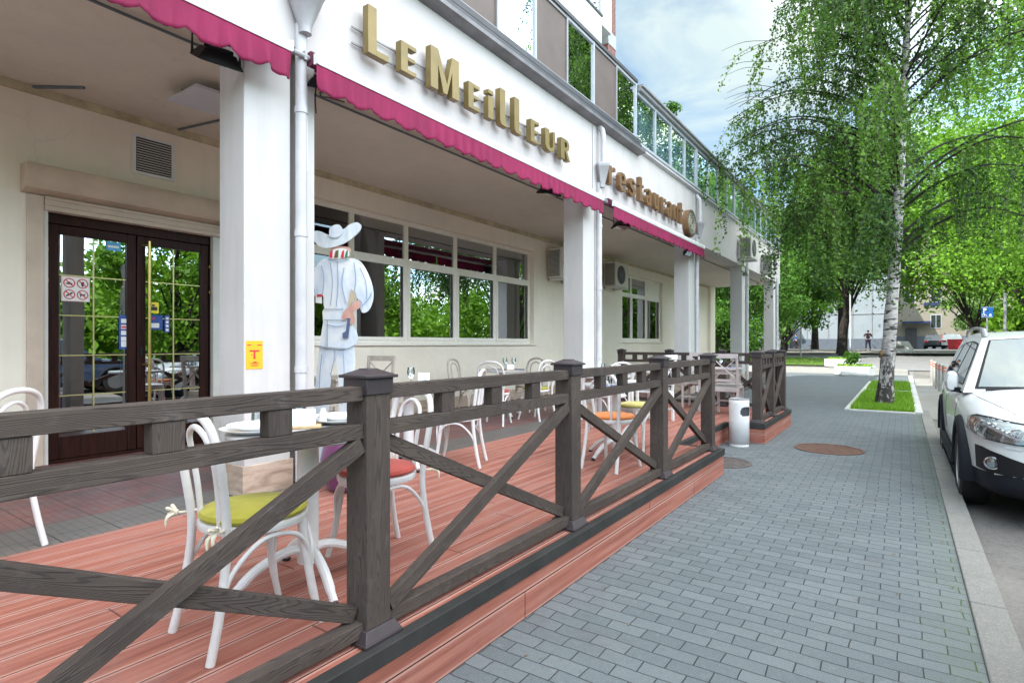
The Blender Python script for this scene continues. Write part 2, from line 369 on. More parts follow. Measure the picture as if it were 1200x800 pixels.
def tag(o,label=None,cat=None,group=None,kind=None):
    if label: o['label']=label
    if cat: o['category']=cat
    if group: o['group']=group
    if kind: o['kind']=kind
    return o
def thing(name,label,cat,loc=(0,0,0),rz=0,group=None):
    o=bpy.data.objects.new(name,None); COL.objects.link(o); o.empty_display_size=.1
    o.location=loc; o.rotation_euler=(0,0,rz); return tag(o,label,cat,group)
def copy_tree(o,parent=None):
    c=o.copy(); COL.objects.link(c)
    if parent: c.parent=parent
    for ch in list(o.children): copy_tree(ch,c)
    return c
def place(o,loc,rz,label,group=None):
    o.location=loc; o.rotation_euler=(0,0,rz); o['label']=label
    if group: o['group']=group
    return o
def crom(P,k=6,closed=False):
    P=[Vector(p) for p in P]; n=len(P); out=[]
    for i in range(n if closed else n-1):
        if closed: a,b,c,d=P[i-1],P[i],P[(i+1)%n],P[(i+2)%n]
        else: a,b,c,d=P[max(i-1,0)],P[i],P[i+1],P[min(i+2,n-1)]
        for j in range(k):
            t=j/k; out.append(.5*((2*b)+(c-a)*t+(2*a-5*b+4*c-d)*t*t+(3*b-a-3*c+d)*t**3))
    if not closed: out.append(P[-1])
    return out
def gz(Y):      # the street climbs gently beyond the building
    t=min(max((Y-30)/27,0),1); return .85*t
GR=0.28         # terrace level
RD=-.10         # road level beside the kerb
# ---------------------------------------------------------------- ground
def sheet(name,xs,ys,zf,m,kind='structure'):
    b=MB(); vs=[(x,y,zf(x,y)) for y in ys for x in xs]; nx=len(xs)
    fs=[(j*nx+i,j*nx+i+1,(j+1)*nx+i+1,(j+1)*nx+i) for j in range(len(ys)-1) for i in range(nx-1)]
    b.add(vs,fs,None,0,True); return tag(b.build(name,m,smooth=60),kind=kind)
def fr(a,b,st):
    k=max(1,int(round((b-a)/st))); return [a+(b-a)*i/k for i in range(k+1)]
GEND=30.6
sheet('ground',[-400,-60,0,60,400],[-120,-20,10,30]+fr(32,58,2)+[70,120,700],lambda x,y:gz(y)-.14,M_asph2)
sheet('road',[.44,60],[-60,0,14.2]+[22,30]+fr(31,35,1),lambda x,y:gz(y)+RD,M_asph)
sheet('sidewalk',[-9,.30],fr(-30,GEND,2),lambda x,y:gz(y),M_pave)
b=MB(); 
y=-20.0
while y<14.1:                                    # kerb stones with slightly open joints
    b.box(.302,.46,y,y+.992,-.3,.012); y+=1.0
tag(b.build('kerb',M_kerb,bevel=.008),kind='structure')
b=MB(); y=14.2
while y<GEND: b.box(.20,.34,y,min(y+.99,GEND),-.3,.04); y+=1.0
y=14.2
while y<24.6: b.box(-1.05,-.95,y,y+.99,-.3,.03); y+=1.0
for yy in (14.12,19.8,20.6,25.2): b.box(-.95,.20,yy,yy+.09,-.3,.03)
tag(b.build('planting_kerb',M_whitekerb,bevel=.01),kind='structure')
sheet('parking_bay',[.345,5.5],fr(14.2,30.4,2),lambda x,y:-.092+gz(y),M_conc)
for i,(y0,y1) in enumerate(((14.21,19.8),(20.7,25.2))): sheet('soil_bed',[-.95,.2],[y0,y1],lambda x,y:.006,M_soil)
# cross street and its far side
sheet('cross_pavement',[-40,.2],fr(GEND,35,1),lambda x,y:gz(y)+.006,M_conc)
sheet('cross_road',[-120,120],fr(35.5,50,1.5),lambda x,y:gz(y)-.10,M_asph2)
b=MB()
for (x0,x1,yy) in ((-40,-2.2,35.2),(-40,-3.5,50.1)): b.box(x0,x1,yy,yy+.16,gz(yy)-.4,gz(yy)+.03)
tag(b.build('street_kerb',M_kerb),kind='structure')
sheet('lawn',[-40,-3.6],fr(36.2,44,1.3),lambda x,y:gz(y)+.03,M_soil)
sheet('far_pavement',[-120,120],fr(52,74,2),lambda x,y:gz(y)+.02,M_conc)
def blades(name,areas,h,w,m,label=None):
    V=[];T=[]
    for (x0,x1,y0,y1,z,n) in areas:
        p=np.random.rand(n,2)*[x1-x0,y1-y0]+[x0,y0]; a=np.random.rand(n)*2*PI; hh=h*(.5+np.random.rand(n)*.8)
        dx=np.cos(a)*w/2; dy=np.sin(a)*w/2; l=np.random.randn(n,2)*h*.35
        zz=np.array([z+gz(q) for q in p[:,1]])
        q=np.stack([np.stack([p[:,0]-dx,p[:,1]-dy,zz],1),np.stack([p[:,0]+dx,p[:,1]+dy,zz],1),np.stack([p[:,0]+l[:,0],p[:,1]+l[:,1],zz+hh],1)],1)
        V.append(q.reshape(-1,3)); T.append(np.repeat(np.random.rand(n),3))
    V=np.concatenate(V); T=np.concatenate(T); n=len(V)//3
    me=bpy.data.meshes.new(name); me.vertices.add(len(V)); me.vertices.foreach_set('co',V.ravel().astype('f'))
    me.loops.add(len(V)); me.loops.foreach_set('vertex_index',np.arange(len(V),dtype='i')); me.polygons.add(n); me.polygons.foreach_set('loop_start',np.arange(0,3*n,3,dtype='i'))
    me.update(calc_edges=True); at=me.attributes.new('tone','FLOAT','POINT'); at.data.foreach_set('value',T.astype('f'))
    me.materials.append(m); o=bpy.data.objects.new(name,me); COL.objects.link(o); return tag(o,kind='stuff')
tag(blades('grass',[(-.93,.19,14.23,19.78,.0,26000),(-.93,.19,20.7,25.15,.0,9000),(-30,-3.7,36.3,43.8,.02,34000)],.105,.014,M_grass),'short bright green grass in the kerbed beds under the trees','grass')

# manholes
def manhole(c,r,label,col):
    t=thing('manhole_cover',label,'manhole cover',(c[0],c[1],0),.4,'round manhole covers in the pavement')
    b=MB(); b.lathe([(r*1.0,-.05),(r*1.0,.009),(r*.90,.011),(r*.90,.003)],(0,0,0),40); b.build('rim',col,t,world=False)
    b=MB(); b.lathe([(r*.885,-.02),(r*.885,.008),(0,.008)],(0,0,0),40)
    for i in range(-7,8):
        for j in range(-7,8):
            x,y=i*r*.11,j*r*.11
            if x*x+y*y<(r*.8)**2 and (i+j)%2==0: b.box(x-r*.035,x+r*.035,y-r*.014,y+r*.014,.008,.011)
    b.build('lid',col,t,world=False); return t
M_rust=M('rusty_cast_iron',(.13,.070,.052),.7,.2,var=.3,vs=9,bump=.3,bs=50); M_iron=M('grey_cast_iron',(.10,.085,.080),.7,.2,var=.3,vs=9,bump=.3)
manhole((-.83,8.75),.42,'larger rusty brown round manhole cover in the middle of the grey paved sidewalk',M_rust)
manhole((-1.80,7.05),.34,'smaller dark grey manhole cover close to the terrace corner and litter bin',M_iron)

# ---------------------------------------------------------------- terrace deck
XE=-1.62; YN=6.42; XR=-2.12; YF=8.66; YEND=10.95; Y0=-3.0; XT=-4.0
dk=thing('terrace_deck','salmon red ribbed boardwalk deck of the terrace with dark edge trim','deck',(-2.8,3,0))
def deckpart(name,rects,m,z0,z1,**k):
    b=MB()
    for r in rects: b.box(r[0],r[1],r[2],r[3],z0,z1)
    return b.build(name,m,dk,**k)
deckpart('deck_board',[(XT,XE-.012,Y0,YN-.012)],M_deck,.24,GR)
deckpart('deck_board',[(XT,XR-.012,YN-.0119,YEND)],M_deck,.24,GR-.0004)
deckpart('deck_board',[(XR-.0119,XE-.012,YF+.012,YEND)],M_deck,.24,GR-.0002)
tr=[(XE-.045,XE+.012,Y0,YN+.012),(XR-.045,XR+.012,YN+.013,YF-.013),(XE-.045,XE+.012,YF-.012,YEND)]
deckpart('edge_trim',tr,M_trimdark,.216,GR+.004,bevel=.003)
deckpart('edge_trim',[(XR+.013,XE-.046,YN-.045,YN+.012),(XR+.013,XE-.046,YF-.012,YF+.045)],M_trimdark,.216,GR+.004,bevel=.003)
deckpart('skirting_board',[(XE-.04,XE+.0,Y0,YN),(XR-.04,XR,YN,YF),(XE-.04,XE,YF,YEND)],M_skirt,.0,.214)
for r_ in ((XR,XE-.04,YN-.04,YN),(XR,XE-.041,YF,YF+.04)): deckpart('skirting_board',[r_],M_skirt2,.0,.2135)
b=MB(); b.box(-6.7,XT-.002,Y0-3,YEND+14,.02,GR-.001); tag(b.build('terrace_floor',M_tile),kind='structure')

# ---------------------------------------------------------------- fences
FX=-1.74
def fence(name,label,posts,zb=GR,post_h=1.0,first_open=False,group='dark wood grain railings round the terrace'):
    """posts: list of (x,y) centres; bays between neighbours"""
    t=thing(name,label,'railing',(posts[0][0],posts[0][1],zb),0,group); L=Vector(t.location)
    for (x,y) in posts:
        b=MB(); b.box(x-.06,x+.06,y-.06,y+.06,zb,zb+post_h-.0); p=b.build('post',M_grain,t,bevel=.003)
        b=MB(); z=zb+post_h
        def fru(a0,z0,a1,z1): 
            vs=[(x+sx*a0,y+sy*a0,z0) for sx,sy in ((-1,-1),(1,-1),(1,1),(-1,1))]+[(x+sx*a1,y+sy*a1,z1) for sx,sy in ((-1,-1),(1,-1),(1,1),(-1,1))]
            b.add(vs,[(0,3,2,1),(4,5,6,7),(0,1,5,4),(1,2,6,5),(2,3,7,6),(3,0,4,7)])
        fru(.068,z-.045,.068,z+.018); fru(.082,z+.018,.082,z+.03); fru(.076,z+.0295,.032,z+.049); fru(.032,z+.0485,.026,z+.054)
        b.build('post_cap',M_cap,p,bevel=.0025)
        b=MB(); fru(.096,zb+.0045,.096,zb+.018); fru(.094,zb+.0175,.072,zb+.058); b.build('post_base',M_cap,p,bevel=.0025)
    for (x0,y0),(x1,y1) in zip(posts,posts[1:]):
        A=Vector((x0,y0,0));B=Vector((x1,y1,0)); d=(B-A).normalized(); A=A+d*.061; B=B-d*.061; Lb=(B-A).length; nn=Vector((d.y,-d.x,0))
        off=nn*.012
        def P(s,z,o=0): q=A+d*s+off+nn*o; return (q.x,q.y,zb+z)
        for nm,z,h in (('top_rail',.96,.056),('middle_rail',.815,.056),('bottom_rail',.055,.056)):
            b=MB(); b.board(P(0,z),P(Lb,z),.062,h); b.build(nm,M_grain,t,bevel=.0025)
        for k in range(3):
            s=Lb*(k+1)/4; b=MB(); b.board(P(s,.844),P(s,.931),.052,.088,tuple(d)); b.build('baluster',M_grain,t,bevel=.002)
        b=MB(); b.board(P(.01,.765,-.024),P(Lb-.01,.105,-.024),.040,.062); b.build('brace',M_grain,t,bevel=.002)
        b=MB(); b.board(P(.01,.105,.018),P(Lb-.01,.765,.018),.040,.062); b.build('brace',M_grain,t,bevel=.002)
    return t
fence('terrace_railing','long dark wood grain railing with crossed braces along the near front edge of the deck',[(FX,-1.62),(FX,.0),(FX,1.51),(FX,3.13),(FX,4.75),(FX,6.24)])
fence('terrace_railing','short dark railing of three posts on the far deck beyond the litter bin',[(FX,8.76),(FX,9.75),(FX,10.78)])
fence('terrace_railing','dark railing across the far end of the terrace behind the tables',[(FX-.14,10.80),(-2.75,10.80),(-3.75,10.80),(-4.75,10.80)])

# ---------------------------------------------------------------- restaurant building
bd=thing('restaurant_building','long white plastered restaurant building with covered arcade and tower block above','building',(-6.7,9,0))
XW=-6.7; YA,YB=-7.0,24.7; CZ=3.84
DY0,DY1,DZ=1.855,3.49,2.70
W1=(4.3,10.50,1.44,3.47); W2=(15.28,18.62,1.50,3.50)
b=MB()
def wallseg(y0,y1,z0,z1): b.box(XW-.3,XW,y0,y1,z0,z1)
b.box(XW-.3,XW,YA,DY0,0,CZ); b.box(XW-.3,XW,DY0,DY1,DZ,CZ); b.box(XW-.3,XW,DY1,W1[0],0,CZ)
b.box(XW-.3,XW,W1[0],W1[1],0,W1[2]); b.box(XW-.3,XW,W1[0],W1[1],W1[3],CZ); b.box(XW-.3,XW,W1[1],W2[0],0,CZ)
b.box(XW-.3,XW,W2[0],W2[1],0,W2[2]); b.box(XW-.3,XW,W2[0],W2[1],W2[3],CZ); b.box(XW-.3,XW,W2[1],YB-.7,0,CZ)
b.build('rear_wall',M_wall,bd)
b=MB(); b.box(XW-.6,XW+.12,YB-.7,YB,0,CZ); b.build('end_pier',M_wall,bd)
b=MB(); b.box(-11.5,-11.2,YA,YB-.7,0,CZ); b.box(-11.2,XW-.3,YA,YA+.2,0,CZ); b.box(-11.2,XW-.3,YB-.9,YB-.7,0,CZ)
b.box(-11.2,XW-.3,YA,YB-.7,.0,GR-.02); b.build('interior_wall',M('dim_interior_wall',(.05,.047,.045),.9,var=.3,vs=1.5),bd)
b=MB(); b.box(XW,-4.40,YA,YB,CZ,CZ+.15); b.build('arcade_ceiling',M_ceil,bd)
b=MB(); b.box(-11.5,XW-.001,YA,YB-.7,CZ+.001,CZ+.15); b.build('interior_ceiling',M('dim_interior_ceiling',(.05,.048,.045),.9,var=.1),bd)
b=MB(); b.box(XW+.001,XW+.035,YA,YB-.8,CZ-.075,CZ-.002); b.build('ceiling_strip',M('aged_yellow_strip',(.50,.44,.29),.7,var=.3,vs=5),bd)
b=MB(); b.box(XW+.001,XW+.02,DY1+.2,YB-.8,GR,GR+.20); b.box(XW+.001,XW+.02,YA,DY0-.17,GR,GR+.14); b.build('wall_skirting',M_stone,bd)
b=MB(); b.box(-4.40,-4.05,YA,YB,CZ-.004,5.0); b.build('fascia_beam',M_fascia,bd)
for y in (8.06,13.50): b=MB(); b.box(-4.049,-4.043,y,y+.015,3.9,4.9); b.build('fascia_joint',M_grey,bd)
# columns
CY=[-8.6,-3.15,2.33,7.80,13.05,18.30,23.45]
for y in CY[1:]:
    b=MB(); b.box(-4.42,-4.07,y,y+.39,0,CZ-.005); c=b.build('column',M_col,bd,bevel=.006)
    b=MB(); b.box(-4.437,-4.053,y-.017,y+.407,GR-.2,GR+.23); b.build('column_base',M_stone,c,bevel=.003)
    b=MB(); b.box(-4.42,-4.12,y+.50,y+.655,0,CZ-.006); b.build('pilaster',M_col,bd,bevel=.006)
# downpipes with hoppers
for i,y in enumerate(CY[2:]):
    b=MB(); px=-4.02; py=y+.455
    b.tube([(px,py,.30),(px,py,4.02 if i<3 else 4.0)],.046,14)
    for zz in (1.2,2.3,3.3): b.tube([(px,py,zz),(px,py,zz+.05)],.053,14)
    d=b.build('downpipe',M_pipe,bd)
    if i<3:
        b=MB(); hz=4.0 if i!=0 else 3.99
        b.lathe([(.050,hz-.06),(.054,hz),(.125 if i else .155,hz+.26),(.133 if i else .165,hz+.27),(.133 if i else .165,hz+.32),(.12,hz+.32)],(-3.965,py,0),4 if i else 20); b.build('hopper',M('pale_grey_hopper',(.38,.37,.39),.4,.2,var=.15),d)
        b=MB(); b.tube(crom([(-3.95,py,hz+.2),(-3.95,py,4.78),(-4.0,py+.0,4.9),(-4.04,py,4.98)],5),.042,12); b.build('pipe_bend',M_pipe,d)
# awning-height flashing, sill
b=MB(); b.prism([(0,0),(.13,.03),(.15,.03),(.15,.075),(.02,.10),(0,.10)],(-4.05,YA,4.92),(1,0,0),(0,0,1),-(9.95-YA)); b.build('gutter',M('weathered_zinc',(.17,.165,.175),.45,.3,var=.3,vs=3),bd)
b=MB(); b.box(-4.18,-3.965,YA,9.93,5.04,5.10); b.box(-4.10,-3.99,YA,9.93,5.13,5.20); b.build('drip_edge',M_dgrey,bd)
b=MB(); b.prism([(0,0),(.08,.02),(.08,.05),(0,.09)],(-4.05,9.96,5.0),(1,0,0),(0,0,1),-(YB-9.96)); b.build('gutter',M_pipe,bd)
b=MB(); b.box(-4.40,-4.06,YA,YB,5.003,5.129); b.build('balcony_ledge',M_fascia,bd)
# glazed balcony, first run: grey frames, alternating brown infill
b=MB(); b.box(-6.4,-4.35,YA,YB-.2,5.13,5.14); b.box(-6.5,-6.4,YA,YB-.2,5.0,6.3); b.build('balcony_wall',M('balcony_back_wall',(.35,.37,.38),.9,var=.1),bd)
ys=[9.80-.86*i for i in range(20)][::-1]; XG=-4.04
M_brown=M('brown_balcony_panel',(.115,.085,.075),.55,var=.18,vs=2)
for i,(y0,y1) in enumerate(zip(ys,ys[1:])):
    k=len(ys)-2-i
    f=MB(); f.box(XG-.03,XG+.03,y1-.035,y1+.005,5.20,6.30,); f.box(XG-.025,XG+.025,y0+.005,y1-.035,5.20,5.235); f.box(XG-.025,XG+.025,y0+.005,y1-.035,6.17,6.215)
    w=f.build('balcony_window',M_framew if k%2==0 else M_grey,bd,bevel=.003)
    p=MB(); p.box(XG-.004,XG+.004,y0+.005,y1-.035,5.235,6.17)
    p.build('pane' if k%2==0 else 'infill_panel',M_upglass if k%2==0 else M_brown,w)
b=MB(); b.box(XG-.10,XG+.05,ys[0],9.81,6.216,6.27); b.box(-6.4,XG-.10,ys[0],9.81,6.22,6.26); b.build('balcony_roof',M_dgrey,bd)
# second run: white frames
ys=[9.88+i*.915 for i in range(17)]
M_curt=M('sky_tinted_curtain',(.42,.50,.55),.9,var=.1,vs=12)  # pale blue stands in for sky reflected in the panes
for i,(y0,y1) in enumerate(zip(ys,ys[1:])):
    f=MB(); wd=.14 if i%4==3 else .05; f.box(XG-.03,XG+.03,y1-wd,y1,5.13,6.09); f.box(XG-.028,XG+.028,y0+.0,y1-wd,5.13,5.175); f.box(XG-.028,XG+.028,y0,y1-wd,6.03,6.09)
    w=f.build('balcony_window',M_framew,bd,bevel=.003)
    p=MB(); p.box(XG-.004,XG+.004,y0,y1-wd,5.175,6.03); p.build('pane',M_upglass2,w)
b=MB(); b.box(XG-.10,XG+.09,9.86,YB-.1,6.092,6.16); b.box(XG-.1,XG+.13,9.86,YB-.1,6.1605,6.20); b.box(-6.4,XG-.10,9.86,YB-.1,6.10,6.19); b.build('balcony_roof',M_grey,bd)
b=MB()
vs=[(-4.17+.018*math.sin(i*.75)+.01*math.sin(i*.23),9.9+i*.05,z) for i in range(290) for z in (5.15,6.08)]; b.add(vs,[(2*i,2*i+2,2*i+3,2*i+1) for i in range(289)],None,0,True); b.build('curtain',M_curt,bd,smooth=80)
b=MB(); b.box(-4.40,-4.06,YB-.199,YB,5.13,6.09); b.box(-6.5,-4.40,YB-.15,YB,5.0,6.09); b.build('balcony_end',M_fascia,bd)
# tower block
TX=-5.15
b=MB(); b.box(-18,TX,YA-6,10.35,6.27,21); b.build('tower_wall',M_tower,bd)
b=MB(); b.box(-18,-11.6,YA-6,10.3,0,6.27); b.build('tower_base',M_tower,bd)
b=MB(); b.prism([(0,0),(.0,-.6),(.55,-1.0),(.55,-2.5),(0,-2.9)],(TX+.001,10.55,6.3),(1,0,0),(0,1,0),1.2)
b.prism([(0,0),(.0,-.6),(.55,-1.0),(.55,-2.5),(0,-2.9)],(TX+.001,10.55,8.85),(1,0,0),(0,1,0),.9); bay=b.build('bay_parapet',M_tower,bd)
b=MB(); b.box(TX+.49,TX+.575,8.06,9.56,7.50,7.54); b.box(TX+.49,TX+.575,8.06,9.56,8.80,8.848); b.build('bay_sill',M_dgrey,bay)
for lev in (0,2.55,5.1,7.65):
    for k in range(3):
        y0=8.07+k*.5; f=MB(); z0=7.542+lev
        f.box(TX+.50,TX+.545,y0,y0+.04,z0,z0+1.25); f.box(TX+.50,TX+.545,y0+.455,y0+.495,z0,z0+1.25); f.box(TX+.50,TX+.54,y0+.04,y0+.455,z0,z0+.04); f.box(TX+.50,TX+.54,y0+.04,y0+.455,z0+1.21,z0+1.25)
        w=f.build('bay_window',M_framew,bd); p=MB(); p.box(TX+.515,TX+.522,y0+.04,y0+.455,z0+.04,z0+1.21); p.build('pane',M_upglass,w)
b=MB(); b.box(TX-.3,TX+.45,9.6,10.2,7.50,8.85); b.build('bay_side_wall',M_tower,bd)
for lev in (10.1,12.65,15.2): 
    b=MB(); b.prism([(0,0),(.0,-.6),(.55,-1.0),(.55,-2.5),(0,-2.9)],(TX+.001,10.55,lev-.05),(1,0,0),(0,1,0),1.25); b.build('bay_parapet',M_tower,bd)
b=MB(); b.box(TX-.6,TX+.30,10.36,10.72,7.25,7.45); b.box(TX-.6,TX+.30,10.36,10.72,7.72,8.62); b.build('brick_panel',M_brick,bd)
b=MB(); b.box(TX-.6,TX+.31,10.355,10.73,7.45,7.72); b.build('concrete_band',M('concrete_band_grey',(.40,.42,.41),.8,var=.1),bd)
for lev in range(5):
    for yy in (-5,-2.2,.6,3.4):
        z0=7.3+lev*2.75; f=MB(); f.box(TX+.0,TX+.05,yy,yy+1.5,z0,z0+1.5); w=f.build('tower_window',M_framew,bd)
        p=MB(); p.box(TX+.0501,TX+.056,yy+.07,yy+.72,z0+.07,z0+1.43); p.box(TX+.0501,TX+.056,yy+.78,yy+1.43,z0+.07,z0+1.43); p.build('pane',M_upglass,w)

# big window of the arcade and the smaller one
def window(y0,y1,z0,z1,mull,zt,vent=None):
    X=XW-.13; f=MB()
    f.box(X-.03,X+.03,y0,y0+.07,z0,z1); f.box(X-.03,X+.03,y1-.07,y1,z0,z1); f.box(X-.03,X+.03,y0+.07,y1-.07,z0,z0+.07); f.box(X-.03,X+.03,y0+.07,y1-.07,z1-.07,z1)
    for m in mull: f.box(X-.032,X+.032,m-.045,m+.045,z0+.07,z1-.07)
    es=[y0+.07]+[q for m in mull for q in (m-.045,m+.045)]+[y1-.07]
    for i in range(0,len(es),2): f.box(X-.031,X+.031,es[i],es[i+1],zt-.045,zt+.045)
    w=f.build('window_frame',M_frame,bd,bevel=.004)
    for i in range(0,len(es),2):
        a,c=es[i],es[i+1]
        s=MB(); s.box(X+.033,X+.048,a-.02,a+.035,z0+.05,zt-.03); s.box(X+.033,X+.048,c-.035,c+.02,z0+.05,zt-.03); s.box(X+.033,X+.048,a+.035,c-.035,z0+.05,z0+.105); s.box(X+.033,X+.048,a+.035,c-.035,zt-.085,zt-.03)
        s.build('sash',M_frame,w,bevel=.003)
        for (p0,p1) in ((z0+.07,zt-.045),(zt+.045,z1-.07)):
            if vent==i//2 and p0>zt:
                g=MB(); g.box(X-.01,X+.02,a,c,p0,p1)
                for q in range(9): g.box(X+.021,X+.03,a+.1,c-.1,p0+.12+q*.04,p0+.14+q*.04)
                g.build('vent_panel',M_frame,w); continue
            p=MB(); p.box(X-.004,X+.004,a,c,p0,p1); p.build('pane',M_glass,w)
    s=MB(); s.box(XW-.099,XW+.05,y0-.04,y1+.04,z0-.035,z0-.001); s.build('window_sill',M_frame,w,bevel=.004)
    return w
window(*W1,[5.58,6.71,7.97,9.20],2.79)
window(*W2,[16.15,17.35],2.92,2)
# recess faces are the wall itself; entrance doors
X=XW-.10
b=MB(); b.box(X-.05,X+.04,DY0,DY0+.05,GR,DZ); b.box(X-.05,X+.04,DY1-.05,DY1,GR,DZ); b.box(X-.05,X+.04,DY0+.05,DY1-.05,DZ-.10,DZ); b.box(X-.05,X+.04,DY0,DY1,GR-.1,GR+.02)
df=b.build('door_frame',M_door,bd,bevel=.004)
YM=(DY0+DY1)/2+.0
leaves=[]
for k,(a,c) in enumerate(((DY0+.055,YM-.004),(YM+.004,DY1-.055))):
    z0,z1=GR+.025,DZ-.105; b=MB(); st=.085
    b.box(X-.02,X+.035,a,a+st,z0,z1); b.box(X-.02,X+.035,c-st,c,z0,z1); b.box(X-.02,X+.034,a+st,c-st,z0,z0+.22); b.box(X-.02,X+.034,a+st,c-st,z1-.09,z1)
    lf=b.build('door_leaf',M_door,bd,bevel=.006); leaves.append(lf)
    p=MB(); p.box(X-.004,X+.004,a+st,c-st,z0+.22,z1-.09); p.build('door_pane',M_doorglass,lf)
    g=MB(); ym=(a+c)/2; zs=[z0+.22+(z1-z0-.31)*q/5 for q in range(1,5)]
    g.box(X+.006,X+.012,ym-.006,ym+.006,z0+.23,z1-.095)
    for q in zs: g.box(X+.0061,X+.0125,a+st+.002,c-st-.002,q-.005,q+.005)
    g.build('glazing_bar',M('gilt_glazing_bar',(.55,.50,.20),.35,.6,var=.05),lf)
    for q in (.45,1.05+.7,2.05):
        h=MB(); yy=(a if k==0 else c); s_=-1 if k==0 else 1
        h.box(X+.036,X+.052,yy+s_*.03-.028,yy+s_*.03+.028,GR+q,GR+q+.03); h.box(X+.0365,X+.055,yy+s_*.03-.010,yy+s_*.03+.010,GR+q-.03,GR+q+.06); h.build('hinge',M_brass,lf)
b=MB(); yh=YM+.10; xh=X+.10
b.tube([(xh,yh,GR+.28),(xh,yh,DZ-.16)],.016,12)
for z in (GR+.34,GR+.93,DZ-.20): b.tube([(xh,yh,z),(X+.034,yh-.045,z)],.011,10)
b.build('pull_handle',M_brass,leaves[1])
b=MB(); b.box(X+.036,X+.043,YM+.03,YM+.055,GR+1.02,GR+1.12); b.build('lock_plate',M_black,leaves[1])
# stickers on the glass
def stick(name,y,z,w,h,m,par,x=X+.0135,d=.002):
    b=MB(); b.box(x,x+d,y,y+w,z,z+h); return b.build(name,m,par)
M_wh=M('white_print',(.78,.78,.76),.5,var=0); M_bl=M('blue_print',(.02,.07,.30),.4,var=0); M_rd=M('red_print',(.6,.03,.05),.4,var=0); M_yl=M('yellow_print',(.85,.72,.03),.4,var=0); M_bk=M('black_print',(.02,.02,.02),.5,var=0); M_sky=M('light_blue_print',(.08,.35,.62),.4,var=0); M_pink=M('pink_print',(.80,.62,.60),.5,var=0); M_lgn=M('fluorescent_yellow_print',(.62,.80,.05),.5,var=0)
s1=stick('prohibition_sticker',2.02,1.855,.235,.245,M_pink,leaves[0])
s2=MB(); s2.box(X+.0156,X+.0166,2.03,2.245,1.865,2.09); s2.build('sticker_field',M_wh,s1)
b=MB(); bk=MB()
for q,(cy,cz) in enumerate(((2.083,2.035),(2.193,2.035),(2.083,1.922),(2.193,1.922))):
    ring=[(X+.019,cy+.044*math.cos(a*PI/12),cz+.044*math.sin(a*PI/12)) for a in range(24)]
    b.tube(ring,.0045,6,closed=True); b.board((X+.0195,cy-.031,cz+.031),(X+.0195,cy+.031,cz-.031),.004,.008)
    if q==0: bk.prism([(-.028,-.012),(.024,-.014),(.026,-.002),(.012,.0),(.006,.012),(-.012,.010),(-.018,-.002),(-.028,-.002)],(X+.0167,cy,cz),(0,1,0),(0,0,1),.0015)
    if q==1: bk.prism([(-.006,-.030),(.006,-.030),(.013,.0),(.010,.018),(-.010,.018),(-.013,0)],(X+.0167,cy,cz),(0,1,0),(0,0,1),.0015)
    if q==2: bk.board((X+.0175,cy-.026,cz-.018),(X+.0175,cy+.026,cz+.018),.0015,.014)
    if q==3: bk.prism([(-.028,.012),(-.020,-.004),(-.020,-.024),(-.014,-.024),(-.012,-.008),(.010,-.008),(.012,-.024),(.018,-.024),(.018,.0),(.028,.012),(.016,.010),(-.016,.006)],(X+.0167,cy,cz),(0,1,0),(0,0,1),.0015)
b.build('prohibition_ring',M_rd,s1); bk.build('pictogram',M_bk,s1)
s=stick('card_sticker',2.515,1.375,.085,.36,M_bl,leaves[0])
for q in range(5): stick('card_mark',2.533,1.40+q*.063,.050,.045 if q else .06,(M_wh,M_wh,M_wh,M_pink,M_wh)[q],s,X+.0156,.001)
stick('card_stripe',2.536,1.60,.044,.018,M_rd,s,X+.0168,.001)
s=stick('oval_sticker',2.40,2.405,.13,.09,M_sky,leaves[0]); stick('oval_mark',2.413,2.435,.10,.022,M_wh,s,X+.0156,.001)
s=stick('camera_sticker',2.80,1.77,.10,.12,M_yl,leaves[1]); bk=MB(); bk.box(X+.0156,X+.0166,2.815,2.885,1.80,1.84); bk.box(X+.0156,X+.0166,2.83,2.86,1.845,1.865); bk.build('camera_mark',M_bk,s)
s=stick('blue_sticker',2.80,1.59,.14,.16,M_bl,leaves[1]); stick('blue_mark',2.815,1.61,.09,.05,M_wh,s,X+.0156,.001); stick('red_mark',2.83,1.70,.03,.02,M_rd,s,X+.0156,.001)
s=stick('narrow_blue_sticker',2.96,1.56,.055,.19,M_bl,leaves[1]); 
for q in range(4): stick('small_mark',2.972,1.575+q*.043,.03,.028,M_wh,s,X+.0156,.001)
# surround of the door
b=MB(); b.box(XW-.099,XW+.03,DY0-.13,DY0-.001,GR,DZ+.13); b.build('door_surround',M_beige,bd,bevel=.006)
for r_ in ((DY0-.0005,DY0+.035),(DY1-.035,DY1+.04)): b=MB(); b.box(XW-.099,XW+.006,r_[0],r_[1],GR,DZ+.03); b.build('door_liner',M('pale_door_liner',(.62,.60,.56),.5,var=.1),bd)
b=MB(); b.box(XW-.099,XW+.04,DY0+.0,DY1+.16,DZ+.001,DZ+.13); b.box(XW+.0,XW+.055,DY0-.0,DY1+.16,DZ+.045,DZ+.06); b.box(XW-.0,XW+.055,DY0,DY1+.16,DZ+.10,DZ+.115); b.build('shutter_guide',M_beige,bd)
b=MB(); b.prism([(0,0),(.13,.04),(.17,.10),(.17,.24),(.155,.265),(0,.265)],(XW+.001,DY0-.17,DZ+.131),(1,0,0),(0,0,1),-(DY1-DY0+.40)); b.build('shutter_box',M_beige,bd,bevel=.006)
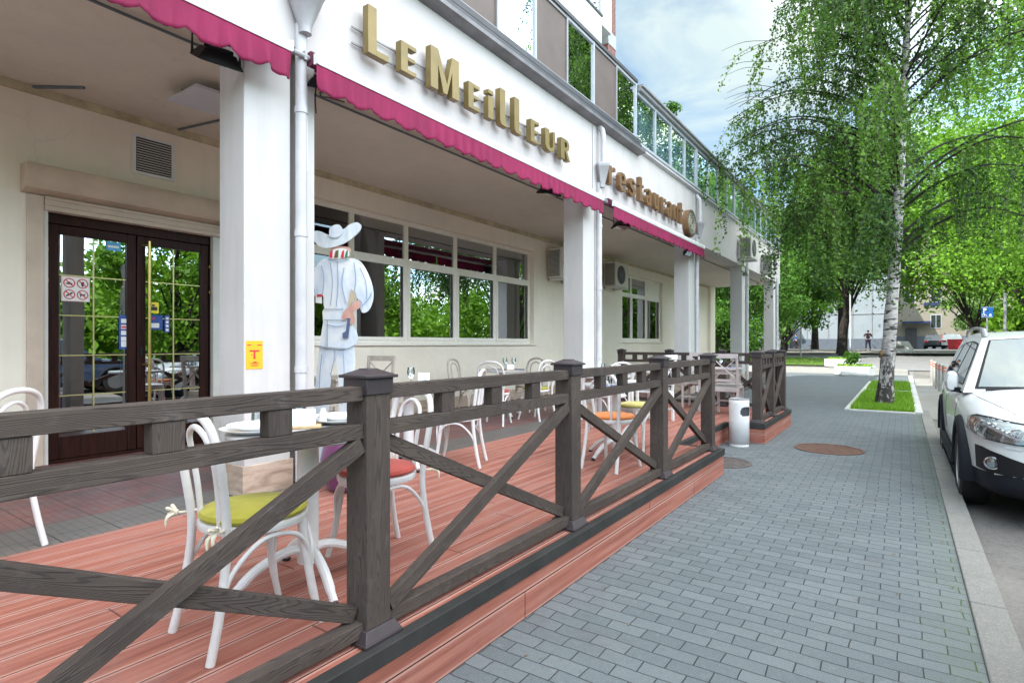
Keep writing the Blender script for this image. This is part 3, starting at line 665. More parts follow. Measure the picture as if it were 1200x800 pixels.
# ventilation grille
b=MB(); b.box(XW+.001,XW+.02,2.60,3.02,3.24,3.66); v=b.build('vent_grille',M_metw,bd)
b=MB()
for q in range(13): b.board((XW+.026,2.64,3.288+q*.0265),(XW+.026,2.98,3.288+q*.0265),.003,.010,(.3,0,1))
b.build('vent_slat',M('pale_vent_slat',(.50,.50,.49),.5,var=.05),v); b=MB(); b.box(XW+.0201,XW+.022,2.635,2.985,3.27,3.63); b.build('vent_opening',M_bk,v)
# service door
b=MB(); b.box(XW+.001,XW+.03,13.0,13.75,GR,GR+2.35); b.box(XW+.031,XW+.045,13.08,13.67,GR+.05,GR+2.27); b.build('service_door',M('pale_yellow_door',(.58,.56,.46),.5,var=.08),bd,bevel=.004)
# service cable and conduits under the ceiling
b=MB(); b.tube([(-4.62,YA,CZ-.03),(-4.62,YB-1,CZ-.03)],.012,6); b.tube([(-6.3,2.05,CZ-.01),(-6.69,1.76,CZ-.01)],.016,6); b.tube([(-5.4,3.3,CZ-.012),(-6.69,3.05,CZ-.012)],.012,6); b.build('ceiling_cable',M('slate_cable',(.12,.15,.17),.6,var=.1),bd)
b=MB(); b.tube(crom([(-4.06,2.98,3.83),(-4.1,3.0,3.70),(-4.16,3.02,3.55),(-4.12,3.0,3.40)],5),.006,6); b.tube(crom([(-4.06,2.96,3.8),(-4.2,3.1,3.62),(-4.35,3.3,3.70),(-4.5,3.6,3.80)],5),.006,6)
b.tube(crom([(-4.1,8.4,3.8),(-4.15,8.5,3.66),(-4.3,8.7,3.62),(-4.45,8.9,3.8)],5),.007,6); b.build('loose_cable',M_black,bd)
b=MB(); b.tube([(-4.105,2.90,2.88),(-4.105,2.90,3.78)],.008,6); b.build('thin_conduit',M_metw,bd)
# yellow notice on the column
nt=thing('yellow_notice','small yellow notice with a red letter T stuck on the first white column','notice',(-4.066,2.36,1.2))
b=MB(); b.box(-4.0695,-4.0665,2.345,2.48,1.24,1.455); b.build('notice_sheet',M('orange_yellow_print',(.85,.45,.02),.5,var=.04),nt)
b=MB(); x=-4.0663; b.box(x,x+.001,2.372,2.452,1.372,1.384); b.box(x,x+.001,2.404,2.418,1.325,1.3719); b.box(x,x+.001,2.398,2.424,1.318,1.3245)
for yy,w in ((2.355,.03),(2.435,.035)): b.box(x,x+.001,yy,yy+w,1.418,1.426)
for q,(y0_,w) in enumerate(((2.385,.012),(2.40,.03))): b.box(x,x+.001,y0_,y0_+w,1.345-.045*q-.012*q,1.351-.045*q-.010*q)
for q in range(3): b.box(x,x+.001,2.375+.006*q,2.45-.006*q,1.283-.011*q,1.287-.011*q)
b.build('notice_print',M_rd,nt)
# interior: pendant lamps, tables glimpsed through glass
def lampi(x,y,z,label):
    t=thing('pendant_lamp',label,'lamp',(x,y,z),0,'pendant lamps inside behind the big window')
    b=MB(); b.lathe([(.03,.26),(.05,.22),(.09,.12),(.22,.02),(.235,0),(.225,0)],(0,0,0),20,cap=False); b.build('lamp_shade',M('linen_lamp_shade',(.42,.36,.28),.8,var=.05),t,world=False)
    b=MB(); b.tube([(0,0,.25),(0,0,CZ-z-.01)],.008,6); b.build('lamp_cord',M_black,t,world=False)
lampi(-8.0,7.6,2.35,'wide pale pendant lamp behind the second large lower pane from the cutout'); lampi(-8.3,9.5,2.3,'smaller pendant lamp behind the middle lower pane of the long window')
# ---------------------------------------------------------------- awnings
def awning(y0,y1,label,seam=None,dark_roller=True,ph=0.0,tilt=0.0):
    t=thing('awning',label,'awning',(-3.95,(y0+y1)/2,3.70),0,'magenta awnings rolled up along the fascia')
    b=MB(); b.prism([(0,0),(.035,-.005),(.045,.02),(.045,.055),(.03,.075),(.012,.078),(.0,.06)],(-3.865,y0,3.665),(1,0,0),(0,0,1),-(y1-y0)); b.box(-3.822,-3.817,y0,y1,3.69,3.70); b.build('front_bar',M_metw,t)
    b=MB(); b.box(-3.87,-3.815,y0-.006,y0-.0005,3.66,3.745); b.box(-3.87,-3.815,y1+.0005,y1+.006,3.66,3.745); b.build('end_cap',M_metw,t,bevel=.002)
    b=MB(); b.tube([(-3.97,y0+.03,3.75),(-3.97,y1-.03,3.75)],.062,16); b.build('roller',M_awnd if dark_roller else M_awn,t)
    b=MB(); b.quad((-3.97,y0+.04,3.8135),(-3.97,y1-.04,3.8135),(-3.86,y1-.04,3.742),(-3.86,y0+.04,3.742)); b.quad((-3.97,y0+.04,3.8115),(-3.86,y0+.04,3.740),(-3.86,y1-.04,3.740),(-3.97,y1-.04,3.8115)); b.build('fabric_top',M_awn,t)
    b=MB(); b.tube([(-3.97,y0-.12,3.75),(-3.97,y0+.02,3.75)],.022,10); b.box(-4.045,-3.95,y0-.03,y0-.005,3.72,3.79); b.build('roller_bracket',M_grey,t)
    b=MB(); b.tube([(-3.97,y1-.02,3.75),(-3.97,y1+.10,3.75)],.022,10); b.box(-4.045,-3.95,y1+.007,y1+.03,3.72,3.79); b.build('roller_bracket',M_grey,t)
    for (a,c) in ([(y0,y1)] if not seam else [(y0,seam-.015),(seam+.015,y1)]):
        n=int((c-a)/.018); vs=[];fs=[];rows=7
        for i in range(n+1):
            y=a+(c-a)*i/n; sc=abs(math.sin(PI*(y-a+ph)/.28)); dep=.165+.055*sc**.7
            for j in range(rows+1):
                f=j/rows; wave=(.010+.006*math.sin(y*3.1))*math.sin(y*2*PI/.137+1.1*math.sin(y*2.3))+.006*math.sin(y*2*PI/.071+2*math.sin(y*1.7))
                vs.append((-3.838+tilt*f+wave*f*1.3,y+.006*f*math.sin(y*17),3.664-dep*f))
        for i in range(n):
            for j in range(rows): fs.append((i*(rows+1)+j,i*(rows+1)+j+1,(i+1)*(rows+1)+j+1,(i+1)*(rows+1)+j))
        b=MB(); b.add(vs,fs,None,0,True); v=b.build('scalloped_valance',M_awn,t,smooth=80)
        s=v.modifiers.new('cloth','SOLIDIFY'); s.thickness=.003
    return t
awning(-2.9,2.575,'magenta scalloped awning over the entrance doors, nearest one at the upper left',ph=.05)
awning(2.80,8.02,'long magenta scalloped awning under the large gold first word of the sign')
awning(8.42,13.45,'magenta awning in two lengths under the smaller word restaurant, rippled valance',seam=10.75)

# ---------------------------------------------------------------- sign lettering
sg=thing('sign_lettering','tall gold channel letters LEMEILLEUR on two thin rails above the long awning','sign',(-3.95,5.2,4.0))
LX=-3.985; LD=.075
def letter(polys,y0,zb,m,par,name='letter'):
    b=MB()
    for p in polys: b.prism([(y,z) for y,z in p],(LX,y0,zb),(0,1,0),(0,0,1),LD)
    return b.build(name,m,par,bevel=.002)
def rect(a,b,c,d): return [(a,c),(b,c),(b,d),(a,d)]
def Lp(w,h,t): return [rect(0,t,0,h),rect(t+.0004,w,0,.055)]
def Ep(w,h,t): return [rect(0,t,0,h),rect(t+.0004,w,0,.04),rect(t+.0004,w*.92,h*.5-.018,h*.5+.018),rect(t+.0004,w,h-.04,h)]
ZB=4.03
spec=[('L',3.39,.245,.43,.10),('E',3.79,.205,.285,.09),('M',4.20,.44,.42,.11),('E',4.80,.20,.285,.09),('i',5.16,.10,.33,.10),('l',5.39,.20,.43,.105),('l',5.69,.20,.43,.105),('E',6.06,.20,.285,.09),('U',6.42,.25,.285,.10),('R',6.84,.26,.285,.10)]
for ch,y,w,h,t in spec:
    if ch=='L': P=Lp(w,h,t)
    elif ch=='l': P=[[(0,.05),(0,h),(t,h),(t,.05),(t+.02,.04),(w*.8,.045),(w*.8,.0),(t*.5,0),(.02,.012)]]
    elif ch=='E': P=Ep(w,h,t)
    elif ch=='M': P=[rect(0,.11,0,h),rect(w-.11,w,0,h),[(.1104,h),(.1104,h-.16),(w/2-.03,0),(w/2+.03,0),(w/2+.03,.10)],[(w-.1104,h),(w-.1104,h-.16),(w/2+.0305,.0),(w/2+.0305,.11)]]
    elif ch=='i': P=[rect(0,t,0,.255),rect(0,t,.285,h)]
    elif ch=='U': P=[[(0,h),(0,.07),(.03,.02),(.09,0),(.17,0),(.22,.02),(w,.07),(w,h),(w-.05,h),(w-.05,.08),(.17,.045),(.12,.055),(.10,.09),(.10,h)]]
    elif ch=='R': P=[rect(0,.10,0,h),[(.1004,h),(.17,h),(.22,h-.03),(.235,h-.08),(.22,h-.13),(.17,h-.16),(.1004,h-.16),(.1004,h-.12),(.15,h-.12),(.18,h-.08),(.15,h-.04),(.1004,h-.04)],[(.11,h-.1604),(.17,h-.1604),(w,0),(w-.08,0)]]
    letter(P,y,ZB,M_gold,sg)
b=MB(); b.box(-4.03,-4.015,3.30,7.10,4.10,4.115); b.box(-4.03,-4.015,3.30,7.10,4.24,4.255)
for ch,y,w,h,t in spec: b.tube([(-4.05,y+.05,4.107),(LX,y+.05,4.107)],.006,6); b.tube([(-4.05,y+.05,4.247),(LX,y+.05,4.247)],.006,6)
b.build('mounting_rail',M_grey,sg)
sr=thing('sign_lettering','smaller brown gold channel letters spelling restaurant, left of the round emblem','sign',(-3.95,10.3,4.0))
def strokes(ch):
    """lower-case letters as bold stem + thin strokes; unit x-height .26, cap .36"""
    x=.235; t=.085; th=.03
    if ch=='r': return [rect(0,t,0,x),[(t+.0004,x-.075),(t+.0004,x-.035),(.14,x),(.20,x),(.20,x-.045),(.15,x-.045)]]
    if ch=='s': return [[(.0,.03),(.0,.075),(.04,.04),(.12,.035),(.14,.06),(.12,.085),(.03,.12),(.0,.16),(.01,.20),(.05,x),(.15,x),(.20,x-.03),(.20,x-.06),(.16,x-.035),(.10,x-.035),(.085,x-.055),(.10,x-.08),(.19,.115),(.215,.07),(.195,.025),(.15,0),(.05,0)]]
    if ch=='t': return [rect(0,t,0,.33),rect(t+.0004,.16,x-.03,x),rect(-.035,-.0004,x-.03,x),rect(t+.0004,.15,0,.035)]
    if ch=='a': return [rect(.115,.20,0,x-.03),[(.0,.03),(.0,.10),(.03,.135),(.1146,.145),(.1146,.11),(.075,.10),(.065,.07),(.075,.04),(.1146,.035),(.1146,.0),(.03,0)],[(.02,x-.06),(.02,x-.02),(.06,x),(.16,x),(.20,x-.0296),(.11,x-.0296),(.06,x-.035)]]
    if ch=='u': return [rect(.135,.20,0,x),[(0,x),(0,.05),(.03,.01),(.07,0),(.1346,.02),(.1346,.055),(.10,.04),(.085,.07),(.085,x)]]
    if ch=='n': return [rect(0,t,0,x),[(t+.0004,x-.05),(t+.0004,x-.015),(.12,x),(.17,x),(.215,x-.04),(.215,0),(.155,0),(.155,x-.06),(.135,x-.035)]]
    if ch=='e': return [[(.0,.05),(.0,x-.05),(.05,x),(.17,x),(.22,x-.05),(.22,x*.5-.02),(.0804,x*.5-.02),(.0804,x*.5+.012),(.165,x*.5+.012),(.165,x-.06),(.13,x-.035),(.10,x-.035),(.08,x-.06),(.08,.07),(.11,.035),(.16,.035),(.21,.07),(.22,.04),(.17,0),(.05,0)]]
ypos=[8.30,8.71,9.13,9.60,9.93,10.33,10.72,11.07,11.45,11.87]
for ch,y in zip('restaurant',ypos):
    P=[[(a*1.22,z*1.30) for a,z in p] for p in strokes(ch)]; letter(P,y+.10,4.03,M_goldf,sr)
b=MB(); b.box(-4.03,-4.015,8.2,12.2,4.09,4.10); b.box(-4.03,-4.015,8.2,12.2,4.22,4.23)
for y in ypos: b.tube([(-4.05,y+.05,4.095),(LX,y+.05,4.095)],.006,6)
b.build('mounting_rail',M_grey,sr)
em=thing('round_emblem','round bronze framed slate blue emblem disc at the right end of the lettering','emblem',(-3.95,12.78,4.15))
b=MB(); b.lathe([(.31,.0),(.31,.115),(.295,.125),(.285,.115),(.285,.105),(0,.105)],(-4.04,12.80,4.16),40,axis='x'); b.build('disc_frame',M_goldf,em)
b=MB(); b.lathe([(.283,0),(.283,.008),(0,.008)],(-3.934,12.80,4.16),40,axis='x'); b.build('disc_face',M('slate_blue_enamel',(.055,.085,.10),.35,var=.15),em)
b=MB(); cx=-3.923; ring=[(cx,12.80+.225*math.cos(a*PI/24),4.16+.225*math.sin(a*PI/24)) for a in range(48)]; b.tube(ring,.007,6,closed=True)
ring=[(cx,12.80+.155*math.cos(a*PI/18),4.16+.155*math.sin(a*PI/18)) for a in range(36)]; b.tube(ring,.006,6,closed=True)
b.tube([(cx,12.80,4.03),(cx,12.80,4.12)],.014,8); b.tube(crom([(cx,12.72,4.12),(cx,12.74,4.20),(cx,12.80,4.245),(cx,12.86,4.20),(cx,12.88,4.12)],5),.010,8); b.tube([(cx,12.72,4.12),(cx,12.88,4.12)],.009,8); b.tube([(cx,12.76,4.265),(cx,12.84,4.265)],.008,8)
for a in range(18):
    g=a*PI/9; b.tube([(cx,12.8+.18*math.cos(g),4.16+.18*math.sin(g)),(cx,12.8+.20*math.cos(g),4.16+.20*math.sin(g))],.006,5)
b.build('disc_mark',M('pale_gold_line',(.45,.40,.28),.4,.3,var=0),em)

# ---------------------------------------------------------------- floodlights
def flood(loc,rz,pitch,label):
    t=thing('floodlight',label,'floodlight',loc,rz,'black floodlights fixed under the fascia')
    c,s=math.cos(pitch),math.sin(pitch); q=Matrix.Rotation(pitch,4,'X')
    def put(b,name,m,par=t,**k):
        b.v=[tuple(q@Vector(p)+Vector((0,0,-.16))) for p in b.v]; return b.build(name,m,par,world=False,**k)
    b=MB(); b.prism([(-.15,-.11),(.15,-.11),(.15,.11),(-.15,.11)],(0,0,0),(1,0,0),(0,1,0),.012)
    vs=[(sx*a,sy*bb,z) for a,bb,z in ((.15,.11,.012),(.10,.07,.085)) for sx,sy in ((-1,-1),(1,-1),(1,1),(-1,1))]
    b.add(vs,[(4,5,6,7),(0,1,5,4),(1,2,6,5),(2,3,7,6),(3,0,4,7)])
    for k in range(5): b.box(-.085,.085,-.05+k*.025-.003,-.05+k*.025+.003,.0845,.11)
    h=put(b,'housing',M_black,bevel=.003)
    b=MB(); b.box(-.128,.128,-.088,.088,-.004,-.001); put(b,'glass_front',M_lens)
    b=MB(); b.box(-.11,.11,-.07,.07,-.0008,-.0002); put(b,'reflector',M('lamp_reflector',(.55,.57,.55),.5,0,var=.25,vs=20))
    b=MB(); b.tube([(-.16,0,-.14),(-.16,0,-.0),(.16,0,-.0),(.16,0,-.14)],.010,6); b.tube([(0,0,0),(0,0,.05)],.012,6); b.build('bracket',M_black,t,world=False); return t
flood((-4.08,2.13,3.62),R(80),R(28),'large black floodlight under the left awning beside the first column')
flood((-4.12,3.06,3.77),R(70),R(14),'black floodlight with dangling cable just right of the first column')
flood((-4.12,6.85,3.70),R(80),R(10),'black floodlight just left of the second column')
flood((-4.12,9.35,3.66),R(60),R(-8),'black floodlight hanging just right of the second column')
flood((-3.96,12.75,3.66),R(80),R(-48),'black floodlight tilted edge on below the last awning end at the third column')
flood((-4.10,18.5,3.72),R(70),R(5),'small black floodlight on the fourth column beyond the awnings')
# ceiling panel
t=thing('ceiling_heater_panel','flat white panel lamp hung under the ceiling behind the first column','ceiling lamp',(-5.6,2.7,3.75))
b=MB(); b.board((-5.45,2.52,3.74),(-5.45,3.05,3.76),.55,.028,(0,0,1)); b.build('panel',M('bluish_white_panel',(.55,.57,.62),.5,var=.05),t,bevel=.004)
b=MB(); b.tube([(-5.6,2.6,3.75),(-5.6,2.6,CZ)],.008,6); b.tube([(-5.4,2.8,3.74),(-5.4,2.8,CZ)],.008,6); b.build('hanger',M_grey,t)

# ---------------------------------------------------------------- air conditioners
def ac(loc,label,w=.86,h=.66,d=.34,dark=False):
    t=thing('air_conditioner',label,'air conditioner',loc,0,'outdoor air conditioner units on the building')
    b=MB(); b.box(0.05,.05+d,0,w,0,h); bo=b.build('casing',M('ac_casing',(.66,.64,.58),.5,var=.08),t,world=False,bevel=.012)
    b=MB(); 
    for k in range(22): 
        z=.05+k*(h-.1)/21; b.box(.075,.02+d,-.010,-.001,z-.007,z+.004)
    b.build('side_grille',M_dgrey if not dark else M_black,t,world=False)
    b=MB(); b.lathe([(.25,0),(.25,.012),(.235,.014),(.235,.004),(0,.004)],(.051+d,w*.42,h*.5),32,axis='x'); 
    f=b.build('fan_guard',M_dgrey,t,world=False)
    b=MB()
    for k in range(1,7): b.tube([(.068+d,w*.42+.036*k*math.cos(a*PI/12),h*.5+.036*k*math.sin(a*PI/12)) for a in range(24)],.003,5,closed=True)
    for k in range(6): g=k*PI/6; b.tube([(.068+d,w*.42-.23*math.cos(g),h*.5-.23*math.sin(g)),(.068+d,w*.42+.23*math.cos(g),h*.5+.23*math.sin(g))],.003,5)
    b.build('guard_wire',M_grey,t,world=False)
    b=MB()
    for y in (.12,w-.12): b.box(-.0,.0+d+.08,y-.02,y+.02,-.045,-.005); b.box(.0,.03,y-.02,y+.02,-.046,.35)
    b.tube([(.02,.12,-.05),(.3,.12,-.025)],.008,6); b.build('wall_bracket',M_metw,t,world=False); return t
ac((XW+.005,11.0,2.93),'cream air conditioner on the wall between the long window and second column')
ac((XW+.005,13.95,2.98),'air conditioner with dark openings above the smaller window',dark=True)
ac((-4.045,17.6,3.98),'air conditioner on the fascia half hidden by birch twigs, nearer one',h=.62)
ac((-4.045,20.9,3.92),'farther air conditioner on the fascia behind birch twigs',h=.60)

# ---------------------------------------------------------------- painted cut-out
cu=thing('cutout_board','painted wooden cutout of a figure in white with wide hat and striped scarf','cutout figure',(-4.42,3.51,GR))
w_=5.3; ppm=660/w_
ux=Vector((.8216,.5696,0)).normalized(); nrm=Vector((.5696,-.8216,0))   # faces the street corner
def PP(pts,dd,name,m,par,th=.018,ox=0):
    q=[(((350+zx/4)-400)/ppm,(403-(250+zy/4))/ppm) for zx,zy in pts]
    O=Vector((-4.42,3.51,1.43))+nrm*dd; b=MB(); b.prism([(-u,v) for u,v in q],O,-ux,Vector((0,0,1)),th); return b.build(name,m,par)
def painted(name,c0,c1,c2):
    s=N(name); n=s.noise(s.coord(scale=(1,1,.45)),5,4,.6,1.0); s.base(s.ramp(n,[(.3,c0),(.52,c1),(.72,c2)])); s.set(rough=.6); return s.m
P_w=painted('painted_white_cloth',(.50,.58,.68),(.72,.75,.79),(.84,.83,.81)); P_w2=painted('painted_trousers',(.44,.54,.68),(.68,.73,.79),(.80,.80,.79)); P_hat=painted('painted_hat',(.50,.56,.62),(.68,.73,.77),(.80,.82,.83))
P_sk=painted('painted_skin',(.42,.20,.16),(.58,.33,.27),(.66,.45,.38))
def smo(pts,k=4): return [(p.x,p.y) for p in crom([(a,b,0) for a,b in pts],k,True)]
trs=PP([(92,628),(255,622),(262,700),(248,820),(244,1000),(240,1130),(262,1165),(262,1178),(180,1178),(186,1000),(182,800),(172,668),(150,740),(138,830),(128,1000),(122,1130),(130,1165),(126,1178),(62,1178),(72,1000),(70,830),(80,720)],0,'painted_trousers',P_w2,cu)
PP([(50,1170),(280,1170),(280,1184),(50,1184)],-.12,'stand_foot',M_metw,cu,.24)
jk=PP(smo([(105,212),(150,204),(240,204),(285,216),(318,262),(345,330),(350,395),(330,450),(298,462),(284,420),(268,380),(255,400),(235,440),(180,446),(120,442),(112,380),(84,385),(62,370),(56,300),(72,250)]),.0185,'painted_jacket',P_w,cu)
PP(smo([(118,440),(228,440),(240,500),(272,560),(272,605),(222,634),(150,632),(104,622),(100,590),(112,510)],3),.019,'painted_apron',P_w2,cu)
b_=PP(smo([(242,432),(284,402),(290,440),(258,458),(266,492),(262,512),(240,518),(228,492),(212,498),(204,482),(216,455)],3),.038,'painted_hand',P_sk,cu,.006)
PP([(248,350),(272,372),(264,402),(246,420),(238,440),(232,430)],.0375,'painted_strap',M('painted_tan',(.50,.40,.28),.6,var=.1),cu,.003)
PP([(80,385),(108,372),(110,420),(80,416)],.038,'painted_cuff',M_wh,cu,.004); PP([(87,376),(112,376),(112,388),(87,390)],.0425,'painted_red_band',M_rd,cu,.002)
PP([(232,488),(246,490),(240,545),(236,585),(210,585),(208,560),(224,552)],.045,'painted_ladle',M('painted_slate_blue',(.07,.10,.19),.6,var=.1),cu,.004)
PP([(118,496),(222,496),(222,500),(118,500)],.0375,'painted_seam',M('painted_grey_line',(.30,.36,.42),.6,var=0),cu,.002); PP([(133,500),(137,500),(137,624),(133,624)],.0375,'painted_seam',MATS['painted_grey_line'],cu,.002)
for q_ in ([(108,240),(120,300),(112,378)],[(290,250),(318,320),(322,400)],[(300,430),(330,400),(345,370)],[(285,400),(300,420),(296,455)],[(140,212),(190,222),(240,210)],[(182,215),(186,320),(178,436)],[(172,640),(165,700),(150,760)],[(210,640),(215,760),(205,900)],[(110,660),(100,760),(96,900)],[(75,260),(66,310),(80,375)],[(135,520),(180,528),(222,520)],[(262,225),(270,300),(262,372)],[(150,225),(160,320),(150,430)],[(215,250),(205,330),(225,420)]):
    b=MB(); O=Vector((-4.42,3.51,1.43))+nrm*.0378; b.tube(crom([O+ux*(((350+zx/4)-400)/ppm)+Vector((0,0,(403-(250+zy/4))/ppm)) for zx,zy in q_],5),[.0035]*(5*(len(q_)-1)+1),6); b.build('painted_fold',M('painted_fold_blue',(.20,.30,.45),.6,var=.1),cu)
PP([(118,445),(210,445),(210,449),(118,449)],.0375,'painted_seam',MATS['painted_grey_line'],cu,.002); PP([(100,622),(222,632),(222,636),(100,627)],.0385,'painted_seam',MATS['painted_grey_line'],cu,.002)
PP(smo([(148,150),(175,145),(232,150),(236,175),(200,190),(152,186)],3),.0,'painted_head',P_sk,cu,.02)
sc=PP(smo([(145,192),(160,168),(195,158),(230,164),(241,186),(228,200),(192,208),(150,206)],3),.038,'painted_scarf',M_wh,cu,.005)
for i,(a,c) in enumerate(((150,12),(176,14),(205,12),(224,10))):
    m=(M_rd,M('painted_green',(.03,.20,.07),.6,var=0))[i%2]; PP([(a-6,203),(a+2,172),(a+c,166),(a+c-2,203)],.0435,'painted_stripe',m,sc,.002)
PP([(168,203),(176,170),(184,168),(182,205)],.0435,'painted_stripe',M_rd,sc,.002)
ht=PP(smo([(64,95),(76,74),(105,78),(140,92),(146,62),(165,46),(190,45),(208,66),(235,46),(270,33),(291,45),(288,70),(262,98),(225,126),(180,146),(130,156),(95,146),(70,122)]),.0205,'painted_hat',P_hat,cu,.02)
PP(smo([(145,92),(148,64),(166,50),(190,50),(206,68),(200,95),(175,108),(152,104)],3),.041,'painted_crown',P_w,ht,.003)

# ---------------------------------------------------------------- litter bin
t=thing('litter_bin','white cylindrical metal litter bin with side opening at the terrace corner','litter bin',(-1.90,8.36,0))
s=MB(); n=72; r=.135; H0=.655
zz=[.035,.38]+[.40+.0125*i for i in range(15)]+[.60,H0]; 
ang=[2*PI*k/n for k in range(n)]
hole=lambda k,z0,z1: (min(abs(ang[k]-R(330)),abs(ang[k]-R(330)+2*PI))/R(42))**4+(abs((z0+z1)/2-.485)/.062)**2.6<1
vs=[(r*math.cos(a),r*math.sin(a),z) for z in zz for a in ang]; fs=[(i*n+k,i*n+(k+1)%n,(i+1)*n+(k+1)%n,(i+1)*n+k) for i in range(len(zz)-1) for k in range(n) if not hole(k,zz[i],zz[i+1])]
s.add(vs,fs,None,0,True); o=s.build('bin_body',M_metw,t,world=False); md=o.modifiers.new('wall','SOLIDIFY'); md.thickness=.004
b=MB(); b.lathe([(.130,0),(.130,.034),(.02,.0345)],(0,0,0),n); b.build('bin_foot',M_metw,t,world=False)
b=MB(); b.lathe([(.137,H0-.004),(.139,H0+.006),(.12,H0+.012),(.115,H0+.002),(0,H0-.002)],(0,0,0),n); b.build('ash_tray',M_grey,t,world=False)
b=MB(); b.lathe([(.115,.05),(.115,.62)],(0,0,0),n,cap=False); b.build('inner_liner',M_dgrey,t,world=False)

# ---------------------------------------------------------------- bentwood chairs
def chair(label,cushion,loc,rz,wood=None,tie=False):
    wood=wood or M_chair
    t=thing('bentwood_chair',label,'chair',(0,0,0),0,'white bentwood chairs on the terrace')
    def B(b,name,m,par=t,**k): return b.build(name,m,par,world=False,**k)
    b=MB(); b.lathe([(.195,.425),(.207,.430),(.210,.445),(.207,.458),(.195,.462),(.0,.462)],(0,0,0),36); B(b,'seat_ring',wood)
    if cushion:
        b=MB(); b.lathe([(.17,.4625),(.200,.466),(.206,.478),(.198,.492),(.15,.502),(.06,.506),(0,.506)],(0,.0,0),36); c=B(b,'cushion',cushion)
        if tie:
            for sx in (-1,1):
                b=MB()
                b.tube(crom([(sx*.15,-.16,.478),(sx*.185,-.205,.47),(sx*.20,-.235,.475)],4),.006,6)
                for q in ((.222,-.238,.497),(.212,-.258,.488),(.222,-.25,.435),(.205,-.262,.42)): b.tube(crom([(sx*.195,-.222,.472),(sx*(q[0]-.006),q[1]+.004,(q[2]+.475)/2+.010),(sx*q[0],q[1],q[2])],3),[.004,.005,.007,.008,.007,.005,.003],6)
                b.lathe([(0,-.012),(.009,-.007),(.011,0),(.009,.007),(0,.012)],(sx*.196,-.226,.474),10); B(b,'ribbon_tie',M_creamc,c)
    for sx in (-1,1):
        b=MB(); b.tube(crom([(sx*.150,.125,.432),(sx*.158,.138,.30),(sx*.172,.165,.12),(sx*.186,.195,.0)],4),[.019]*5+[.017]*4+[.014]*4,12); B(b,'front_leg',wood)
    P=[(.185,-.245,0),(.178,-.212,.15),(.168,-.186,.32),(.168,-.180,.45),(.182,-.196,.60),(.188,-.216,.74),(.160,-.234,.84),(.095,-.244,.885),(0,-.248,.900)]
    full=[(x,y,z) for x,y,z in P]+[(-x,y,z) for x,y,z in P[:-1][::-1]]
    b=MB(); pts=crom(full,5); b.tube(pts,[.0165]*len(pts),12); B(b,'back_frame',wood)
    Q=[(.088,-.172,.452),(.096,-.184,.60),(.100,-.202,.72),(.078,-.220,.80),(.0,-.228,.835)]; full=Q+[(-x,y,z) for x,y,z in Q[:-1][::-1]]
    b=MB(); b.tube(crom(full,5),.0115,10); B(b,'back_hoop',wood)
    for sx in (-1,1):
        b=MB(); b.tube(crom([(sx*.168,.150,.20),(sx*.172,.145,.30),(sx*.185,.09,.385),(sx*.192,.0,.412),(sx*.188,-.08,.39),(sx*.176,-.165,.30),(sx*.176,-.205,.20)],5),.0095,8); B(b,'side_brace',wood)
    b=MB(); b.tube(crom([(.158,.160,.22),(.150,.168,.32),(.08,.178,.40),(0,.182,.415),(-.08,.178,.40),(-.150,.168,.32),(-.158,.160,.22)],5),.0095,8); B(b,'front_brace',wood)
    return place(t,loc,rz,label)
def ptable(label,loc,r=.36,square=False,top=None,rz=0,ped=M_metw,hh=.74):
    t=thing('pedestal_table',label,'table',(0,0,0),0,'white pedestal tables on the terrace')
    b=MB()
    if square: b.box(-r,r,-r,r,hh-.03,hh)
    else: b.lathe([(r-.02,hh-.034),(r,hh-.028),(r,hh-.004),(r-.006,hh),(0,hh)],(0,0,0),48)
    b.build('table_top',top or M_top,t,world=False,bevel=.003)
    b=MB(); b.lathe([(.05,.10),(.05,hh-.05),(.09,hh-.045),(.09,hh-.0345)],(0,0,0),24); b.build('pedestal',ped,t,world=False)
    for k in range(4):
        g=PI/4+k*PI/2; c,s=math.cos(g),math.sin(g)
        b=MB(); b.tube(crom([(c*.03,s*.03,.16),(c*.10,s*.10,.165),(c*.22,s*.22,.12),(c*.31,s*.31,.05),(c*.345,s*.345,.022)],4),[.022]*12+[.018]*5,10); f=b.build('foot',ped,t,world=False)
        b=MB(); b.lathe([(.02,0),(.022,.01),(.015,.022)],(c*.345,s*.345,0),12); b.build('foot_cap',M_rubber,f,world=False)
    return place(t,loc,rz,label)
chair('white bentwood chair with lime green tied cushion, nearest chair behind the railing',M_green,(-2.19,1.30,GR),R(-6),tie=True)
chair('white bentwood chair with red cushion behind the big near railing post',M_red,(-2.34,2.09,GR),R(168),tie=True)
chair('white bentwood chair cut by the left picture edge before the entrance doors',None,(-4.12,.83,GR),R(128))
chair('empty white bentwood chair without cushion standing at the tile border behind the second railing bay',M_chair,(-3.52,4.16,GR),R(118))
chair('white bentwood chair with coral red cushion at the table by the wall',M_red,(-4.82,6.52,GR),R(20))
chair('white bentwood chair with green cushion seen from behind at the table by the wall',M_green,(-4.62,7.30,GR),R(80))
chair('grey beige bentwood chair against the wall on the far left side of its table',None,(-5.85,7.10,GR),R(-80),M_chairb)
chair('grey beige bentwood chair nearest the second column at the table by the wall',None,(-5.30,8.12,GR),R(175),M_chairb)
chair('white bentwood chair with orange cushion behind the third railing bay',M_orange,(-2.24,4.88,GR),R(-6))
chair('white bentwood chair with pale yellow cushion beyond the orange one',M_yel,(-2.42,5.92,GR),R(172))
chair('white bentwood chair beyond the pale yellow one, behind the fourth railing bay',None,(-3.30,7.15,GR),R(60))
T1=(-2.37,1.68); T2=(-3.86,3.84); T3=(-5.28,7.30); T4=(-2.42,5.36)
